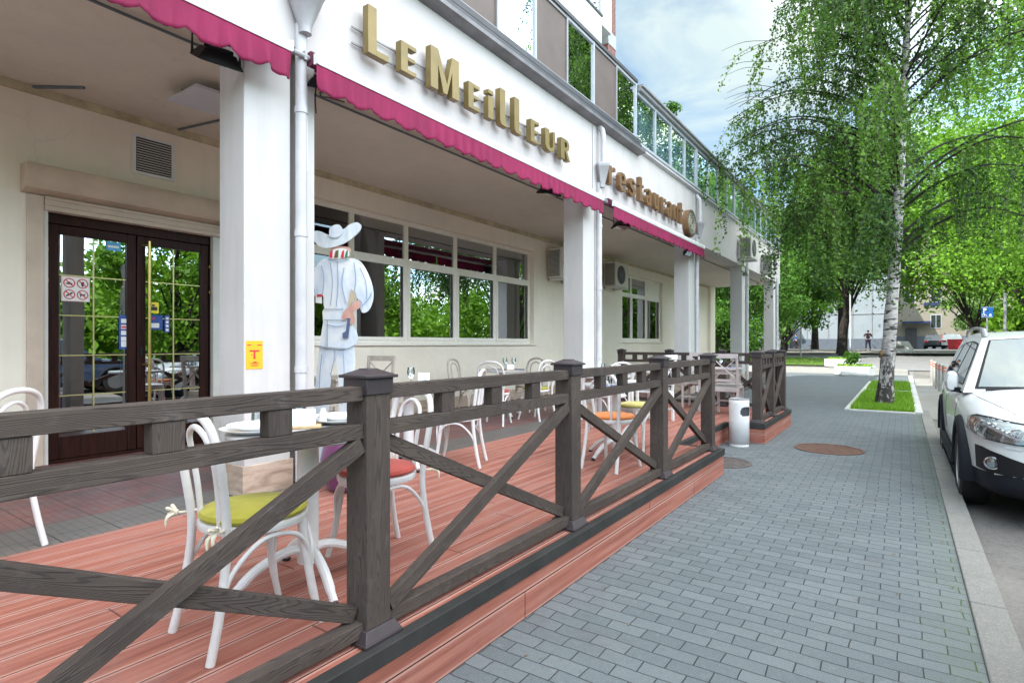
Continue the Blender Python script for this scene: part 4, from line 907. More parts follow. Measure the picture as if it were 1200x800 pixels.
ptable('round white pedestal table with plates between the green and red cushioned chairs',(*T1,GR),rz=R(28))
ptable('white pedestal table with menu card behind the near railing post',(*T2,GR),rz=R(15))
ptable('pedestal table with blue plate and napkin holder against the plastered wall',(*T3,GR),.38,top=M_top,rz=R(20))
ptable('round white pedestal table with blue napkins behind the third railing bay',(*T4,GR),rz=R(30))
# chairs and table with crossed backs on the far deck
def xchair(label,loc,rz,m=None,cush=M_greycu):
    m=m or M_limed; t=thing('crossback_chair',label,'chair',(0,0,0),0,'limed crossback chairs')
    B=lambda b,n,mm=m,p=t: b.build(n,mm,p,world=False,bevel=.003)
    for sx in (-1,1):
        b=MB(); b.board((sx*.19,-.20,0),(sx*.19,-.19,.46),.036,.036,(0,1,0)); b.board((sx*.19,-.19,.4605),(sx*.185,-.25,.97),.036,.034,(0,1,0)); B(b,'rear_post')
        b=MB(); b.board((sx*.19,.19,0),(sx*.19,.19,.43),.038,.038,(0,1,0)); B(b,'front_leg')
        b=MB(); b.board((sx*.19,-.17,.17),(sx*.19,.17,.17),.022,.03); B(b,'side_stretcher')
    b=MB(); b.box(-.21,.21,-.17,.22,.432,.456); B(b,'seat')
    b=MB(); b.box(-.19,.19,-.16,.20,.457,.50); c=B(b,'cushion',cush)
    b=MB(); b.board((-.205,-.255,.955),(.205,-.255,.955),.03,.07); B(b,'top_rail')
    b=MB(); b.board((-.17,-.20,.56),(.17,-.20,.56),.024,.045); B(b,'lower_rail'); b=MB(); b.board((-.17,-.188,.41),(.17,-.188,.41),.024,.06); B(b,'seat_rail')
    b=MB(); b.board((-.165,-.206,.59),(.165,-.246,.91),.014,.028,(0,1,.1)); B(b,'cross_slat'); b=MB(); b.board((.165,-.222,.59),(-.165,-.262,.91),.014,.028,(0,1,.1)); B(b,'cross_slat')
    b=MB(); b.board((-.17,.19,.2),(.17,.19,.2),.022,.03); B(b,'front_stretcher')
    return place(t,loc,rz,label)
M_limed=M('limed_pinkish_wood',(.50,.44,.43),.6,var=.15,vs=12)
xchair('limed wooden crossback chair seen from behind in the terrace gap by the litter bin',(-2.36,9.62,GR),R(2))
xchair('limed crossback chair left of the gap turned side on near the terrace corner',(-3.05,8.15,GR),R(85),M_metw)
xchair('farthest limed crossback chair facing back across the napkin table',(-3.1,10.38,GR),R(180))
xchair('beige crossback chair by the rear wall left of the near post cap',(-5.75,5.05,GR),R(200),M_chairb,None or M_creamc)
xchair('second beige crossback chair by the rear wall, half behind the cutout figure',(-5.6,4.05,GR),R(-20),M_chairb,M_creamc)
def wtable(label,loc,rz,w=.7,d=.7,m=None):
    m=m or M_limed; t=thing('wooden_table',label,'table',(0,0,0),0,'square wooden tables')
    b=MB(); b.box(-w/2,w/2,-d/2,d/2,.715,.745); b.build('table_top',m,t,world=False,bevel=.003)
    b=MB(); b.box(-w/2+.04,w/2-.04,-d/2+.04,d/2-.04,.64,.714); b.build('apron',m,t,world=False)
    for sx in (-1,1):
        for sy in (-1,1): 
            b=MB(); b.box(sx*(w/2-.06)-.027,sx*(w/2-.06)+.027,sy*(d/2-.06)-.027,sy*(d/2-.06)+.027,0,.639); b.build('leg',m,t,world=False)
    return place(t,loc,rz,label)
T5=(-2.6,10.02); T6=(-3.75,7.95); T7=(-5.75,4.55)
wtable('limed square table with blue napkins on the far deck beyond the bin',(*T5,GR),0,.65,.55)
wtable('white square table set with upright napkin left of the third column',(*T6,GR),0,m=M_metw)
wtable('beige square table by the rear wall behind the near railing post',(*T7,GR),0,m=M_chairb)
TZ=GR+.74
# ---------------------------------------------------------------- tableware
def ware(kind,label,cat,x,y,z,grp,fn,rz=0):
    t=thing(kind,label,cat,(x,y,z+.001),rz,grp); fn(t); return t
def plates(t):
    for k in range(2):
        r=(.145,.115)[k]; z=(0,.016)[k]; b=MB(); b.lathe([(r*.55,z),(r*.6,z+.004),(r,z+.022),(r+.003,z+.026),(r-.004,z+.026),(r*.62,z+.010),(0,z+.009)],(0,0,0),40); b.build('plate',M_porc,t,world=False)
def napkin(t):
    b=MB(); b.box(-.10,.10,-.05,.05,0,.004); b.build('napkin_sheet',M_blue,t,world=False)
    for k in range(2):
        b=MB(); b.box(-.09,.09,-.018+k*.03,-.008+k*.03,.0045,.008); b.build('cutlery',M_chrome,t,world=False)
def nholder(t):
    b=MB(); b.box(-.075,.085,-.045,.045,0,.014); b.build('wooden_base',M('pale_wood_base',(.52,.36,.20),.5,var=.15,vs=20),t,world=False,bevel=.003)
    b=MB()
    for k in range(16): b.box(-.058,.058,-.034+k*.0043,-.0315+k*.0043,.0145,.088+.002*math.sin(k*2.1))
    b.build('napkin_stack',M_napk,t,world=False)
    b=MB(); b.lathe([(.018,.0145),(.02,.03),(.02,.06),(.012,.075),(.012,.085)],(.115-.02,.0,0),12); b.lathe([(.0,0),(.001,.001)],(0,0,0),3)
    b.v=[(p[0]-.0,p[1]+.058,p[2]) for p in b.v]; b.build('salt_shaker',M_porc,t,world=False)
def tumbler(t):
    b=MB(); b.lathe([(.037,0),(.034,.06),(.028,.115),(.0,.116)],(0,0,0),20); b.lathe([(.034,0),(.031,.06),(.025,.110)],(0,0,0),20,cap=False); b.build('glass_bowl',M_wine,t,world=False)
def wine(t):
    b=MB(); b.lathe([(.034,0),(.033,.003),(.006,.006),(.004,.05),(.005,.075),(.02,.09),(.036,.12),(.038,.145),(.032,.185)],(0,0,0),20,cap=False); b.lathe([(.012,.088),(.034,.12),(.036,.145),(.030,.184)],(0,0,0),20,cap=False); b.build('glass_bowl',M_wine,t,world=False)
ware('plate_stack','two stacked white plates on the near table, left side','plates',T1[0]-.09,T1[1]-.22,TZ,'plates on the near table',plates)
ware('plate_stack','two stacked white plates on the near table beside the big railing post','plates',T1[0]-.05,T1[1]+.22,TZ,'plates on the near table',plates)
ware('blue_napkin','folded blue napkin with cutlery beside the left plates on the near table','napkin',T1[0]+.15,T1[1]-.22,TZ,'blue napkins',napkin,R(60))
ware('napkin_holder','white paper napkins in a holder on wooden base on the near table','napkin holder',T1[0]-.04,T1[1]+.0,TZ,None,nholder,R(55))
for i,(dx,dy,l) in enumerate(((-.25,-.02,'leftmost upturned tumbler on the near table'),(-.27,.05,'upturned tumbler third from the left on the near table'),(-.20,.09,'rightmost upturned tumbler of the row on the near table'),(-.28,-.085,'upturned tumbler set back second from left on the near table'))): ware('tumbler','clear glass '+l,'glass',T1[0]+dx,T1[1]+dy,TZ,'upturned tumblers on the near table',tumbler)
def card(t):
    b=MB(); b.board((-.06,-.02,.0),(-.06,.012,.135),.0015,.11,(1,0,0)); b.v=[(p[0]+.06,p[1],p[2]) for p in b.v]; b.build('card_sheet',M_napk,t,world=False)
    b=MB()
    for k in range(4): b.tube(crom([(-.035+.01*k%2,-.0105-.0+.0035*k,.05+.018*k),(-.012,-.0125+.0035*k,.056+.018*k),(.01,-.0105+.0035*k,.048+.018*k),(.035-.006*k,-.0115+.0035*k,.055+.018*k)],3),.0012,5)
    b.build('card_scribble',M_bl,t,world=False)
ware('menu_card','small white card with blue script leaning on the table behind the near post','card',T2[0]+.10,T2[1]+.10,TZ,None,card,R(35))
ware('wine_glass','wine glass next to the white menu card behind the near post','glass',T2[0]-.02,T2[1]+.05,TZ,'stemmed glasses',wine)
ware('wine_glass','small wine glass on the beige table beside the cutout figure','glass',T7[0]+.15,T7[1]-.05,GR+.745,'stemmed glasses',wine)
ware('napkin_holder','upright white napkins on a blue plate at the wall table','napkin holder',T3[0]+.20,T3[1]-.05,TZ,None,nholder,R(60))
ware('blue_plate','dark blue square plate beside the napkin holder on the wall table','plate',T3[0]+.22,T3[1]+.15,TZ,None,lambda t:[(lambda b:(b.box(-.11,.11,-.11,.11,0,.008),b.build('plate_sheet',M('dark_blue_glaze',(.03,.05,.13),.3,var=.1),t,world=False,bevel=.003)))(MB())],R(30))
ware('wine_glass','left one of two wine glasses on the wall table','glass',T3[0]-.02,T3[1]+.14,TZ,'stemmed glasses',wine)
ware('wine_glass','right one of two wine glasses on the wall table','glass',T3[0]+.02,T3[1]+.33,TZ,'stemmed glasses',wine)
for l,dx,dy in (('left',-.16,-.02),('middle',-.10,.08),('right',-.04,.14)): ware('tumbler','%s one of three upturned tumblers on the table behind the third railing bay'%l,'glass',T4[0]+dx,T4[1]+dy-.1,TZ,'upturned tumblers behind the third railing bay',tumbler)
ware('blue_napkin','blue napkin nearest the third railing bay on its round table','napkin',T4[0]+.02,T4[1]-.26,TZ,'blue napkins',napkin,R(10))
ware('blue_napkin','blue napkin on the far side of the table behind the third railing bay','napkin',T4[0]+.08,T4[1]+.24,TZ,'blue napkins',napkin,R(10))
ware('plate_stack','white plates on the round table behind the third railing bay','plates',T4[0]+.18,T4[1]-.02,TZ,None,plates)
ware('napkin_holder','white napkins standing on the white table left of the third column','napkin holder',T6[0]+.1,T6[1]+.1,GR+.745,None,nholder,R(40))
ware('tumbler','clear glass tumbler on the white table left of the third column','glass',T6[0]+.02,T6[1]-.15,GR+.745,None,tumbler)
for i,(dx,dy,l) in enumerate(((-.2,-.12,'left'),(.2,-.12,'right'))): ware('blue_napkin','%s blue napkin on the limed table beyond the litter bin'%l,'napkin',T5[0]+dx,T5[1]+dy,GR+.745,'blue napkins',napkin)
ware('wine_glass','upturned looking wine glass between the two napkins on the far deck table','glass',T5[0],T5[1]+.1,GR+.745,'stemmed glasses',wine)
# purple pouf
t=thing('purple_pouf','round purple satin pouf on the tiles behind the near table','pouf',(-3.62,2.95,GR))
b=MB(); b.lathe([(.10,0),(.17,.02),(.215,.12),(.225,.24),(.20,.36),(.14,.43),(.06,.455),(0,.46)],(0,0,0),28); b.build('pouf_cover',M_purple,t,world=False)
b=MB(); b.lathe([(.02,.459),(.022,.468),(0,.472)],(0,0,0),12); b.build('button',M_purple,t,world=False)
from mathutils.bvhtree import BVHTree
# ---------------------------------------------------------------- foliage
def leafmesh(name,P,size,tone,mat,parent,el=1.5,flat=.0,droop=0.):
    n=len(P); a=np.random.randn(n,3); a[:,2]-=droop; a/=np.linalg.norm(a,axis=1)[:,None]
    b=np.random.randn(n,3); b-=a*(a*b).sum(1)[:,None]; b/=np.linalg.norm(b,axis=1)[:,None]
    s=size*(.6+.8*np.random.rand(n))[:,None]; A=a*s*el*.5; B=b*s*.42
    V=np.stack([P-A,P+B-A*.15,P+A,P-B-A*.15],1).reshape(-1,3)
    me=bpy.data.meshes.new(name); me.vertices.add(4*n); me.vertices.foreach_set('co',V.ravel().astype('f')); me.loops.add(4*n)
    me.loops.foreach_set('vertex_index',np.arange(4*n,dtype='i')); me.polygons.add(n); me.polygons.foreach_set('loop_start',np.arange(0,4*n,4,dtype='i')); me.update(calc_edges=True)
    at=me.attributes.new('tone','FLOAT','POINT'); at.data.foreach_set('value',np.repeat(np.clip(tone,0,1),4).astype('f')); me.materials.append(mat)
    return link(name,me,parent,world=False)
def tree(label,x,y,h,r,zb,mat,nclump=46,per=330,leaf=.16,trunk=.28,lean=(0,0),stems=1,group='leafy street trees',flat=1.0,seed=0):
    rs=np.random.RandomState(seed+int(abs(x*13+y*7))); np.random.seed(seed+5); rnd=random.Random(seed+3)
    z0=gz(y) if y<70 else .87
    t=thing('broadleaf_tree',label,'tree',(x,y,z0),0,group); cz=(h+zb)/2; rz=(h-zb)/2
    cl=[]
    for k in range(nclump):
        u=rs.randn(3); u/=np.linalg.norm(u); q=rs.rand()**.45
        c=np.array([lean[0]+u[0]*r*q,lean[1]+u[1]*r*q,cz+u[2]*rz*q*(1 if u[2]>0 else .92)])
        shrink=1-.35*max(0,u[2])*q; c[0]=lean[0]+(c[0]-lean[0])*shrink; c[1]=lean[1]+(c[1]-lean[1])*shrink
        cl.append((c,r*(.20+.16*rs.rand())*flat,rs.rand()))
    PP_=[];TT=[]
    for c,cr,tn in cl:
        m=int(per*(.6+.8*rs.rand())); d=rs.randn(m,3); d/=np.linalg.norm(d,axis=1)[:,None]; q=rs.rand(m)**.5*cr*(1+.45*rs.randn(m)*.5)
        p=c+d*q[:,None]*[1.15,1.15,.75]; p[:,2]-=.12*q**2
        PP_.append(p); TT.append(.15+.45*tn+.35*rs.rand(m))
    b=MB()
    for s in range(stems):
        dx,dy=(0,0) if stems==1 else (rnd.uniform(-.5,.5),rnd.uniform(-.4,.4))
        lx,ly=lean[0]+dx*3,lean[1]+dy*3; H=h*.82
        pts=crom([(dx*.4,dy*.4,-.2),(dx*.6+lx*.1,dy*.6+ly*.1,zb*.5),(lx*.4+dx*.3,ly*.4,zb),(lx*.8,ly*.8,(zb+H)/2),(lx,ly,H)],4)
        b.tube(pts,[max(.02,trunk*(1.25 if i==0 else 1)*(1-.9*i/len(pts))) for i in range(len(pts))],10)
        for c,cr,tn in cl[s::stems][:22]:
            f=min(.95,max(.25,(c[2]-1.2)/H*.75)); i=int(f*(len(pts)-1)); a=Vector(pts[i]); e=Vector(c)
            mid=(a+e)/2+Vector((0,0,.1*(e-a).length)); rr=max(.02,trunk*.38*(1-f))
            b.tube(crom([a,mid,e],3),[rr*(1-.8*j/6) for j in range(7)],6)
    b.build('trunk',M_bark,t,world=False)
    leafmesh('crown',np.concatenate(PP_),leaf,np.concatenate(TT),mat,t); return t
def birch(label,x,y):
    rs=np.random.RandomState(11); np.random.seed(12)
    t=thing('birch_tree',label,'tree',(x,y,.0),0); b=MB()
    def tp(z): return Vector((.02*z+.10*math.sin(z*.42),.03*z-.05*math.sin(z*.6),z))+Vector((.012*z*z*.35,.0,0))
    N_=60; pts=[tp(-.1+13.8*i/N_) for i in range(N_+1)]; rad=[]
    for i,p in enumerate(pts):
        z=p.z; rad.append(max(.02,(.150*(1-z/15.5)+.045*math.exp(-max(z,0)*2.2))+.006*math.sin(z*7)))
    b.tube(pts,rad,20)
    # knobbly ridges of the trunk base
    V=[]
    for q in b.v:
        z=q[2]; c=tp(max(z,-.1)); g=math.atan2(q[1]-c.y,q[0]-c.x); k=1+.07*math.sin(g*5+z*1.7)*math.exp(-max(z,0)*.5)+.02*math.sin(g*3+z*5)
        V.append((c.x+(q[0]-c.x)*k,c.y+(q[1]-c.y)*k,z))
    b.v=V; tk=b.build('trunk',M_birchbark,t,world=False)
    g=MB(); g.tube([(-.07,-.125,1.12),(-.055,-.145,1.20),(-.04,-.125,1.28)],[.03,.055,.03],10); g.build('burl',M('ochre_burl',(.16,.10,.05),.9,var=.4,vs=30,bump=.5),tk,world=False)
    L=MB(); F=[];T=[]; tw=MB()
    right=np.array([.8216,.5696]); 
    for k in range(96):
        z=3.3+9.8*((k+.5)/96)**1.0; az=rs.rand()*2*PI if k%3 else math.atan2(-.57,-.82)+rs.randn()*.5
        left=-(math.cos(az)*right[0]+math.sin(az)*right[1])
        ln=(3.9 if z<6.5 else max(1.3,3.9-.42*(z-6.5)))*(.60+.45*rs.rand())*(1+.08*max(0,left))
        a=tp(z); d=Vector((math.cos(az),math.sin(az),0)); rise=.42+.25*rs.rand()
        P=crom([a,a+d*ln*.3+Vector((0,0,rise*ln*.42)),a+d*ln*.65+Vector((0,0,rise*ln*.60)),a+d*ln+Vector((0,0,rise*ln*.35))],5)
        L.tube(P,[max(.006,.042*(1-z/15)*(1-j/len(P))+.006) for j in range(len(P))],7)
        tone=rs.rand()
        for s in range(20):
            f=.16+.84*rs.rand()**.8; i=f*(len(P)-1); p=P[int(i)].lerp(P[min(int(i)+1,len(P)-1)],i%1)
            side=rs.randn(3)*[.42,.42,.10]; hang=(.45+1.15*rs.rand())*(1.25 if z<6 else 1.0)
            zlow=3.4 if left<.45 else 2.4
            if p.z-hang<zlow: hang=max(.25,p.z-zlow-.5*rs.rand())
            m=int(hang/.019)
            q=np.linspace(0,1,m)[:,None]; o=np.array(p)
            pos=o+side*np.sqrt(q)+np.array([0,0,-1])*hang*q**1.25+rs.randn(m,3)*.045
            F.append(pos); T.append(np.full(m,.0+.55*tone)+.45*rs.rand(m))
            if s%2==0:
                e=[o+side*math.sqrt(v)+np.array([0,0,-1])*hang*v**1.25 for v in (0,.33,.66,1)]; tw.tube([tuple(v) for v in e],[.006,.005,.004,.003],4,cap=False)
    # bare twigs reaching out on the upper left
    for k in range(9):
        z=9.2+rs.rand()*1.6; a=Vector((-.82*2.6,-.57*2.6,z-2.2)); d=Vector((-.82+rs.randn()*.25,-.57+rs.randn()*.25,rs.randn()*.35)).normalized()
        tw.tube(crom([a,a+d*.6+Vector((0,0,.05)),a+d*1.1+Vector((0,0,-.15*rs.rand()))],3),[.008,.007,.006,.006,.005,.004,.003],5,cap=False)
    L.build('limb',M_bark,t,world=False); tw.build('twig',M_twig,t,world=False)
    leafmesh('crown',np.concatenate(F),.055,np.concatenate(T),M_birch,t,el=1.35,droop=.8)
    # red survey marks on the bark
    mk=MB(); 
    for (dx,z0,z1) in ((-.03,2.28,2.55),(.03,2.25,2.52),(.035,1.95,2.1)): mk.board((.075+dx*1.0,-.135-.1*dx,z0),(.080+dx,-.135-.1*dx,z1),.004,.018,(1,0,0))
    return t
birch('slender weeping birch with black and white bark in the kerbed grass bed',-.36,15.65)
tree('large leaning dark trunked tree beyond the two planters',-3.9,50.5,17,5.8,3.9,M_maple,60,420,.17,.42,lean=(1.2,.3),seed=1)
tree('small multi stemmed tree left of the big dark trunk, on the lawn',-8.6,54.5,9,4.2,2.0,M_maple,40,420,.15,.12,stems=3,seed=2)
tree('bushy low tree filling the arcade opening behind the building end',-9.2,38,8.5,4.2,.5,M_maple,48,420,.14,.2,seed=3)
tree('dense dark green tree farther left behind the arcade',-14,42,9.5,4.6,.5,M_maple,46,380,.16,.22,seed=4)
tree('leafy tree behind the farthest white column',-7.2,45,9.5,3.6,1.6,M_maple,40,380,.15,.2,seed=5)
tree('tall tree far beyond the cross street between birch and car',4.6,53,17,6.8,3.0,M_lime,60,420,.18,.2,lean=(-1.8,0),seed=6)
tree('tall bright linden behind the blue parking sign',7.2,45,16,6.2,1.8,M_lime,64,430,.17,.35,seed=7)
tree('big bright linden across the road beyond the white car',6.9,30,20,6.8,2.2,M_lime,96,800,.105,.33,seed=8)
tree('farthest linden at the right beyond the side street',13.5,47,17,6.5,2.0,M_lime,56,380,.2,.35,seed=9)
tree('tree rising behind the podium roof',-17.6,50,23.2,3,12,M_maple,26,260,.2,.4,seed=10)
tree('tall background tree left of the birch crown above the planters',-7.5,66,19,7,3.6,M_maple,56,380,.2,.4,seed=11)
tree('pale silvery tree in front of the far residential house',6.9,84,8.5,3.0,1.8,M_pale,34,300,.2,.14,seed=12)
tree('background linden high behind the birch trunk',-5.3,68,20,7.5,6.0,M_maple,60,380,.2,.4,seed=13)
for i,(x,y) in enumerate(((11.5,20.5),(10.5,11),(11,3),(10.5,-5),(12,-13))):
    tree(('roadside linden across the road, first beyond the car','roadside linden opposite the terrace','roadside linden opposite the entrance doors','roadside linden mirrored in the left door leaf','roadside linden farthest back behind the viewer')[i],x,y,6.6+.5*(i%3),3.5,1.4,M_lime,40,380,.15,.28,seed=20+i,group='roadside lindens across the road')

def wood(name,label,boxes,mat,leaf,seed,kind='stuff'):
    rs=np.random.RandomState(seed); np.random.seed(seed); P=[];T=[]
    for (x0,x1,y0,y1,z0,z1,n) in boxes:
        k=max(6,int((x1-x0+y1-y0)/1.6)); c=rs.rand(k*3,3)*[x1-x0,y1-y0,z1-z0]+[x0,y0,z0]; i=rs.randint(0,k*3,n)
        P.append(c[i]+rs.randn(n,3)*[1.0,1.0,.9]); T.append(.2+.4*rs.rand(k*3)[i]+.4*rs.rand(n))
    P=np.concatenate(P); P[:,2]=np.abs(P[:,2]); o=leafmesh(name,P,leaf,np.concatenate(T),mat,None); return tag(o,label,'wood',kind=kind)
wood('background_wood','dense leafy wood filling the far side of the road, seen in the window reflections',[(17,22,-40,16,.3,3.6,36000),(18,26,16,60,.3,6,26000)],M_lime,.34,3)
wood('background_wood','green undergrowth and wood beyond the arcade opening behind the lawn trees',[(-34,-12,52,60,.8,7,26000),(-30,-10.5,44,47,.8,3.2,9000)],M_maple,.26,4)
wood('background_wood','high wood behind the far houses at the right',[(3,40,112,122,3,24,26000),(8,30,62,80,1.2,12,20000)],M_lime,.45,5)

tree('dark tree filling the gap left of the big leaning trunk',-13,60,15,6,2.6,M_maple,52,360,.2,.35,seed=31)
tree('dense dark tree behind the parking sign',9.5,60,18,7,3.0,M_maple,56,380,.22,.4,seed=32)
def litter():
    rs=np.random.RandomState(9); np.random.seed(9); n=230; x=-1.5+rs.rand(n)*1.75; y=.8+rs.rand(n)**.7*14; k=rs.rand(n)<.45; x[k]=.22+rs.rand(k.sum())*.08
    ok=~((x<-1.56)); P=np.stack([x,y,np.full(n,.006)],1)[ok]; n=len(P); a=rs.rand(n)*2*PI; s=.005+.008*rs.rand(n)
    dx=np.stack([np.cos(a),np.sin(a),.25*rs.rand(n)],1)*s[:,None]; dy=np.stack([-np.sin(a),np.cos(a),.25*rs.rand(n)],1)*s[:,None]*.6
    V=np.stack([P-dx,P+dy,P+dx,P-dy],1).reshape(-1,3); V[:,2]=np.maximum(V[:,2],.003)
    me=bpy.data.meshes.new('leaf_litter'); me.from_pydata([tuple(v) for v in V],[],[(4*i,4*i+1,4*i+2,4*i+3) for i in range(n)]); me.materials.append(M('dry_leaf',(.16,.11,.05),.9,var=.4,vs=3)); o=bpy.data.objects.new('leaf_litter',me); COL.objects.link(o); tag(o,'tiny dry leaves and seeds scattered over the pavers','litter',kind='stuff')
litter()
# ---------------------------------------------------------------- white estate car
def carwin():
    s=N('dark_car_window'); s.t.nodes.remove(s.b); d=s.n('ShaderNodeBsdfDiffuse'); d.inputs[0].default_value=(.035,.045,.045,1)
    g=s.n('ShaderNodeBsdfGlossy'); g.inputs['Roughness'].default_value=.01; fr=s.n('ShaderNodeFresnel'); fr.inputs[0].default_value=1.5
    f=s.math('ADD',fr.outputs[0],.04,True); mx=s.n('ShaderNodeMixShader'); s.l(f,mx.inputs[0]); s.l(d.outputs[0],mx.inputs[1]); s.l(g.outputs[0],mx.inputs[2]); s.l(mx.outputs[0],s.out.inputs['Surface']); return s.m
M_carwin=carwin()
def make_car():
    t=thing('parked_car','white estate car parked nose towards the viewer at the right kerb','car',(0,0,0),0,'cars parked along the right kerb')
    ST=[(2.35,.50,.36,.66,.74,.77),(2.29,.72,.27,.80,.86,.885),(2.12,.84,.22,.875,.935,.965),(1.75,.895,.21,.935,1.0,1.05),(1.40,.915,.21,.965,1.045,1.10),(1.08,.92,.21,.985,1.07,1.135),(.6,.925,.21,1.0,1.06,1.08),(0,.925,.21,1.01,1.05,1.06),(-.9,.925,.21,1.02,1.05,1.06),(-1.6,.92,.21,1.03,1.06,1.07),(-2.05,.90,.24,1.03,1.06,1.07),(-2.27,.84,.30,1.0,1.05,1.06),(-2.34,.68,.42,.85,.93,.95)]
    rows=[]
    for x,W,zb,zs,zt,zc in ST:
        hp=[(0,zb),(W*.55,zb),(W*.90,zb+.01),(W*.975,zb+.10),(W*.985,.52),(W,.70 if zs>.75 else zs-.06),(W*.985,zs-.07),(W*.945,zs-.0),(W*.84,zt),(W*.45,(zt+zc)/2+.01),(0,zc)]
        rows.append([(x,-y,z) for y,z in hp]+[(x,y,z) for y,z in hp[1:-1][::-1]])
    n=len(rows[0]); b=MB(); vs=[p for r in rows for p in r]
    fs=[(i*n+k,i*n+(k+1)%n,(i+1)*n+(k+1)%n,(i+1)*n+k) for i in range(len(rows)-1) for k in range(n)]
    fs+=[tuple(range(n-1,-1,-1)),tuple((len(rows)-1)*n+k for k in range(n))]; b.add(vs,fs,None,0,True)
    tmp=b.build('car_body',[M_paint,M_plastic],None,smooth=180)
    bmx=bmesh.new(); bmx.from_mesh(tmp.data); bmesh.ops.recalc_face_normals(bmx,faces=bmx.faces); bmx.to_mesh(tmp.data); bmx.free()
    md=tmp.modifiers.new('s','SUBSURF'); md.levels=3; md.render_levels=3
    WX=(1.42,-1.30); cutters=[]
    for x in WX:
        for sy in (-1,1):
            c=MB(); c.lathe([(.405,-.16),(.405,.16)],(x,sy*.86,.365),40,axis='y'); co=c.build('cut',[M_plastic],None); 
            bm2=bmesh.new(); bm2.from_mesh(co.data); bmesh.ops.recalc_face_normals(bm2,faces=bm2.faces); bm2.to_mesh(co.data); bm2.free()
            cutters.append(co); m2=tmp.modifiers.new('b','BOOLEAN'); m2.operation='DIFFERENCE'; m2.object=co; m2.solver='EXACT'
            try: m2.material_mode='TRANSFER'
            except Exception: pass
    dg=bpy.context.evaluated_depsgraph_get(); me=bpy.data.meshes.new_from_object(tmp.evaluated_get(dg)); me.name='car_body'
    for m in [tmp]+cutters: bpy.data.objects.remove(m,do_unlink=True)
    if M_plastic.name not in [m.name for m in me.materials if m]: me.materials.append(M_plastic)
    for p in me.polygons:
        c=p.center; cut=False
        for x in WX:
            if abs(math.hypot(c.x-x,c.z-.365)-.405)<.004 or (abs(abs(c.y)-.70)<.02 and math.hypot(c.x-x,c.z-.365)<.40): cut=True
        zlim=.40 if abs(c.x)<1.8 else .45
        p.material_index=1 if (c.z<zlim or cut) else 0
    me.set_sharp_from_angle(angle=R(40))
    body=link('car_body',me,t,world=False); bt=BVHTree.FromPolygons([v.co for v in me.vertices],[tuple(p.vertices) for p in me.polygons])
    def B(b,name,m,par=body,**k): return b.build(name,m,par,world=False,**k)
    def wrap(o,cols,off,rows=5,k=1):
        """patch on the bodywork: rays from the axis o at angle phi, between z0 and z1"""
        vs=[]
        for ph,z0,z1 in cols:
            for j in range(rows+1):
                z=z0+(z1-z0)*j/rows; O=Vector((o[0],o[1],z)); d=Vector((math.cos(R(ph)),math.sin(R(ph)),0)); h=bt.ray_cast(O,d)
                p=h[0]+d*off if h[0] else O+d*.5; vs.append(tuple(p))
        m=MB(); r=rows+1; m.add(vs,[(i*r+j,(i+1)*r+j,(i+1)*r+j+1,i*r+j+1) for i in range(len(cols)-1) for j in range(rows)],None,0,True); return m
    def lerpc(c,n=4):
        out=[]
        for a,b_ in zip(c,c[1:]):
            for j in range(n): out.append(tuple(a[i]+(b_[i]-a[i])*j/n for i in range(3)))
        return out+[c[-1]]
    # cabin
    zl,zh=1.035,1.585; yl,yh=.862,.655
    yy=lambda z: yl+(yh-yl)*(z-zl)/(zh-zl)
    roofx=[.36,.0,-.7,-1.4,-1.93]; rz_=[1.585,1.63,1.655,1.64,1.585]
    b=MB()
    for s in (-1,1):
        P=[(1.10,s*yl,zl),(.36,s*yh,zh)]+[(x,s*(yh+.0),z-.03 if 0<i<4 else z) for i,(x,z) in enumerate(zip(roofx,rz_))][1:]+[(-2.20,s*yl,zl)]
        b.add(P,[tuple(range(len(P)))[::s]])
    R_=[]
    for i,(x,z) in enumerate(zip(roofx,rz_)):
        e=(.03 if 0<i<4 else 0); R_.append([(x,-yh,z-e),(x,-yh*.93,z+.008),(x,-yh*.5,z+.028),(x,0,z+.036),(x,yh*.5,z+.028),(x,yh*.93,z+.008),(x,yh,z-e)])
    vs=[p for r in R_ for p in r]; b.add(vs,[(i*7+j,i*7+j+1,(i+1)*7+j+1,(i+1)*7+j) for i in range(4) for j in range(6)],None,0,True)
    ws=[(1.10,-yl,zl),(1.17,-yl*.5,zl+.02),(1.19,0,zl+.025),(1.17,yl*.5,zl+.02),(1.10,yl,zl)]
    wt=[R_[0][k] for k in (0,2,3,4,6)]
    b.add(ws+wt,[(k,k+1,k+6,k+5) for k in range(4)],None,0,True); b.add([R_[0][k] for k in range(7)],[(0,1,2),(4,5,6)])
    rb=[(-2.20,-yl,zl),(-2.26,0,zl),(-2.20,yl,zl)]; rt=[R_[4][k] for k in (0,3,6)]; b.add(rb+rt,[(1,0,3,4),(2,1,4,5)])
    cab=B(b,'cabin',M_paint,t,smooth=30)
    # windscreen: bilinear patch a few mm proud
    def bil(u,v,off=.006):
        k=u*4; i=min(3,int(k)); f=k-i; lo=Vector(ws[i]).lerp(Vector(ws[i+1]),f); hi=Vector(wt[i]).lerp(Vector(wt[i+1]),f); p=lo.lerp(hi,v); return p+Vector((.62,0,.78))*off
    def grid(fn,u0,u1,v0,v1,off,nu=8,nv=3,sk=0):
        m=MB(); vs=[tuple(fn(u0+(u1-u0)*i/nu+(sk*(.5-i/nu)*j/nv),v0+(v1-v0)*j/nv,off)) for i in range(nu+1) for j in range(nv+1)]; r=nv+1
        m.add(vs,[(i*r+j,(i+1)*r+j,(i+1)*r+j+1,i*r+j+1) for i in range(nu) for j in range(nv)],None,0,True); return m
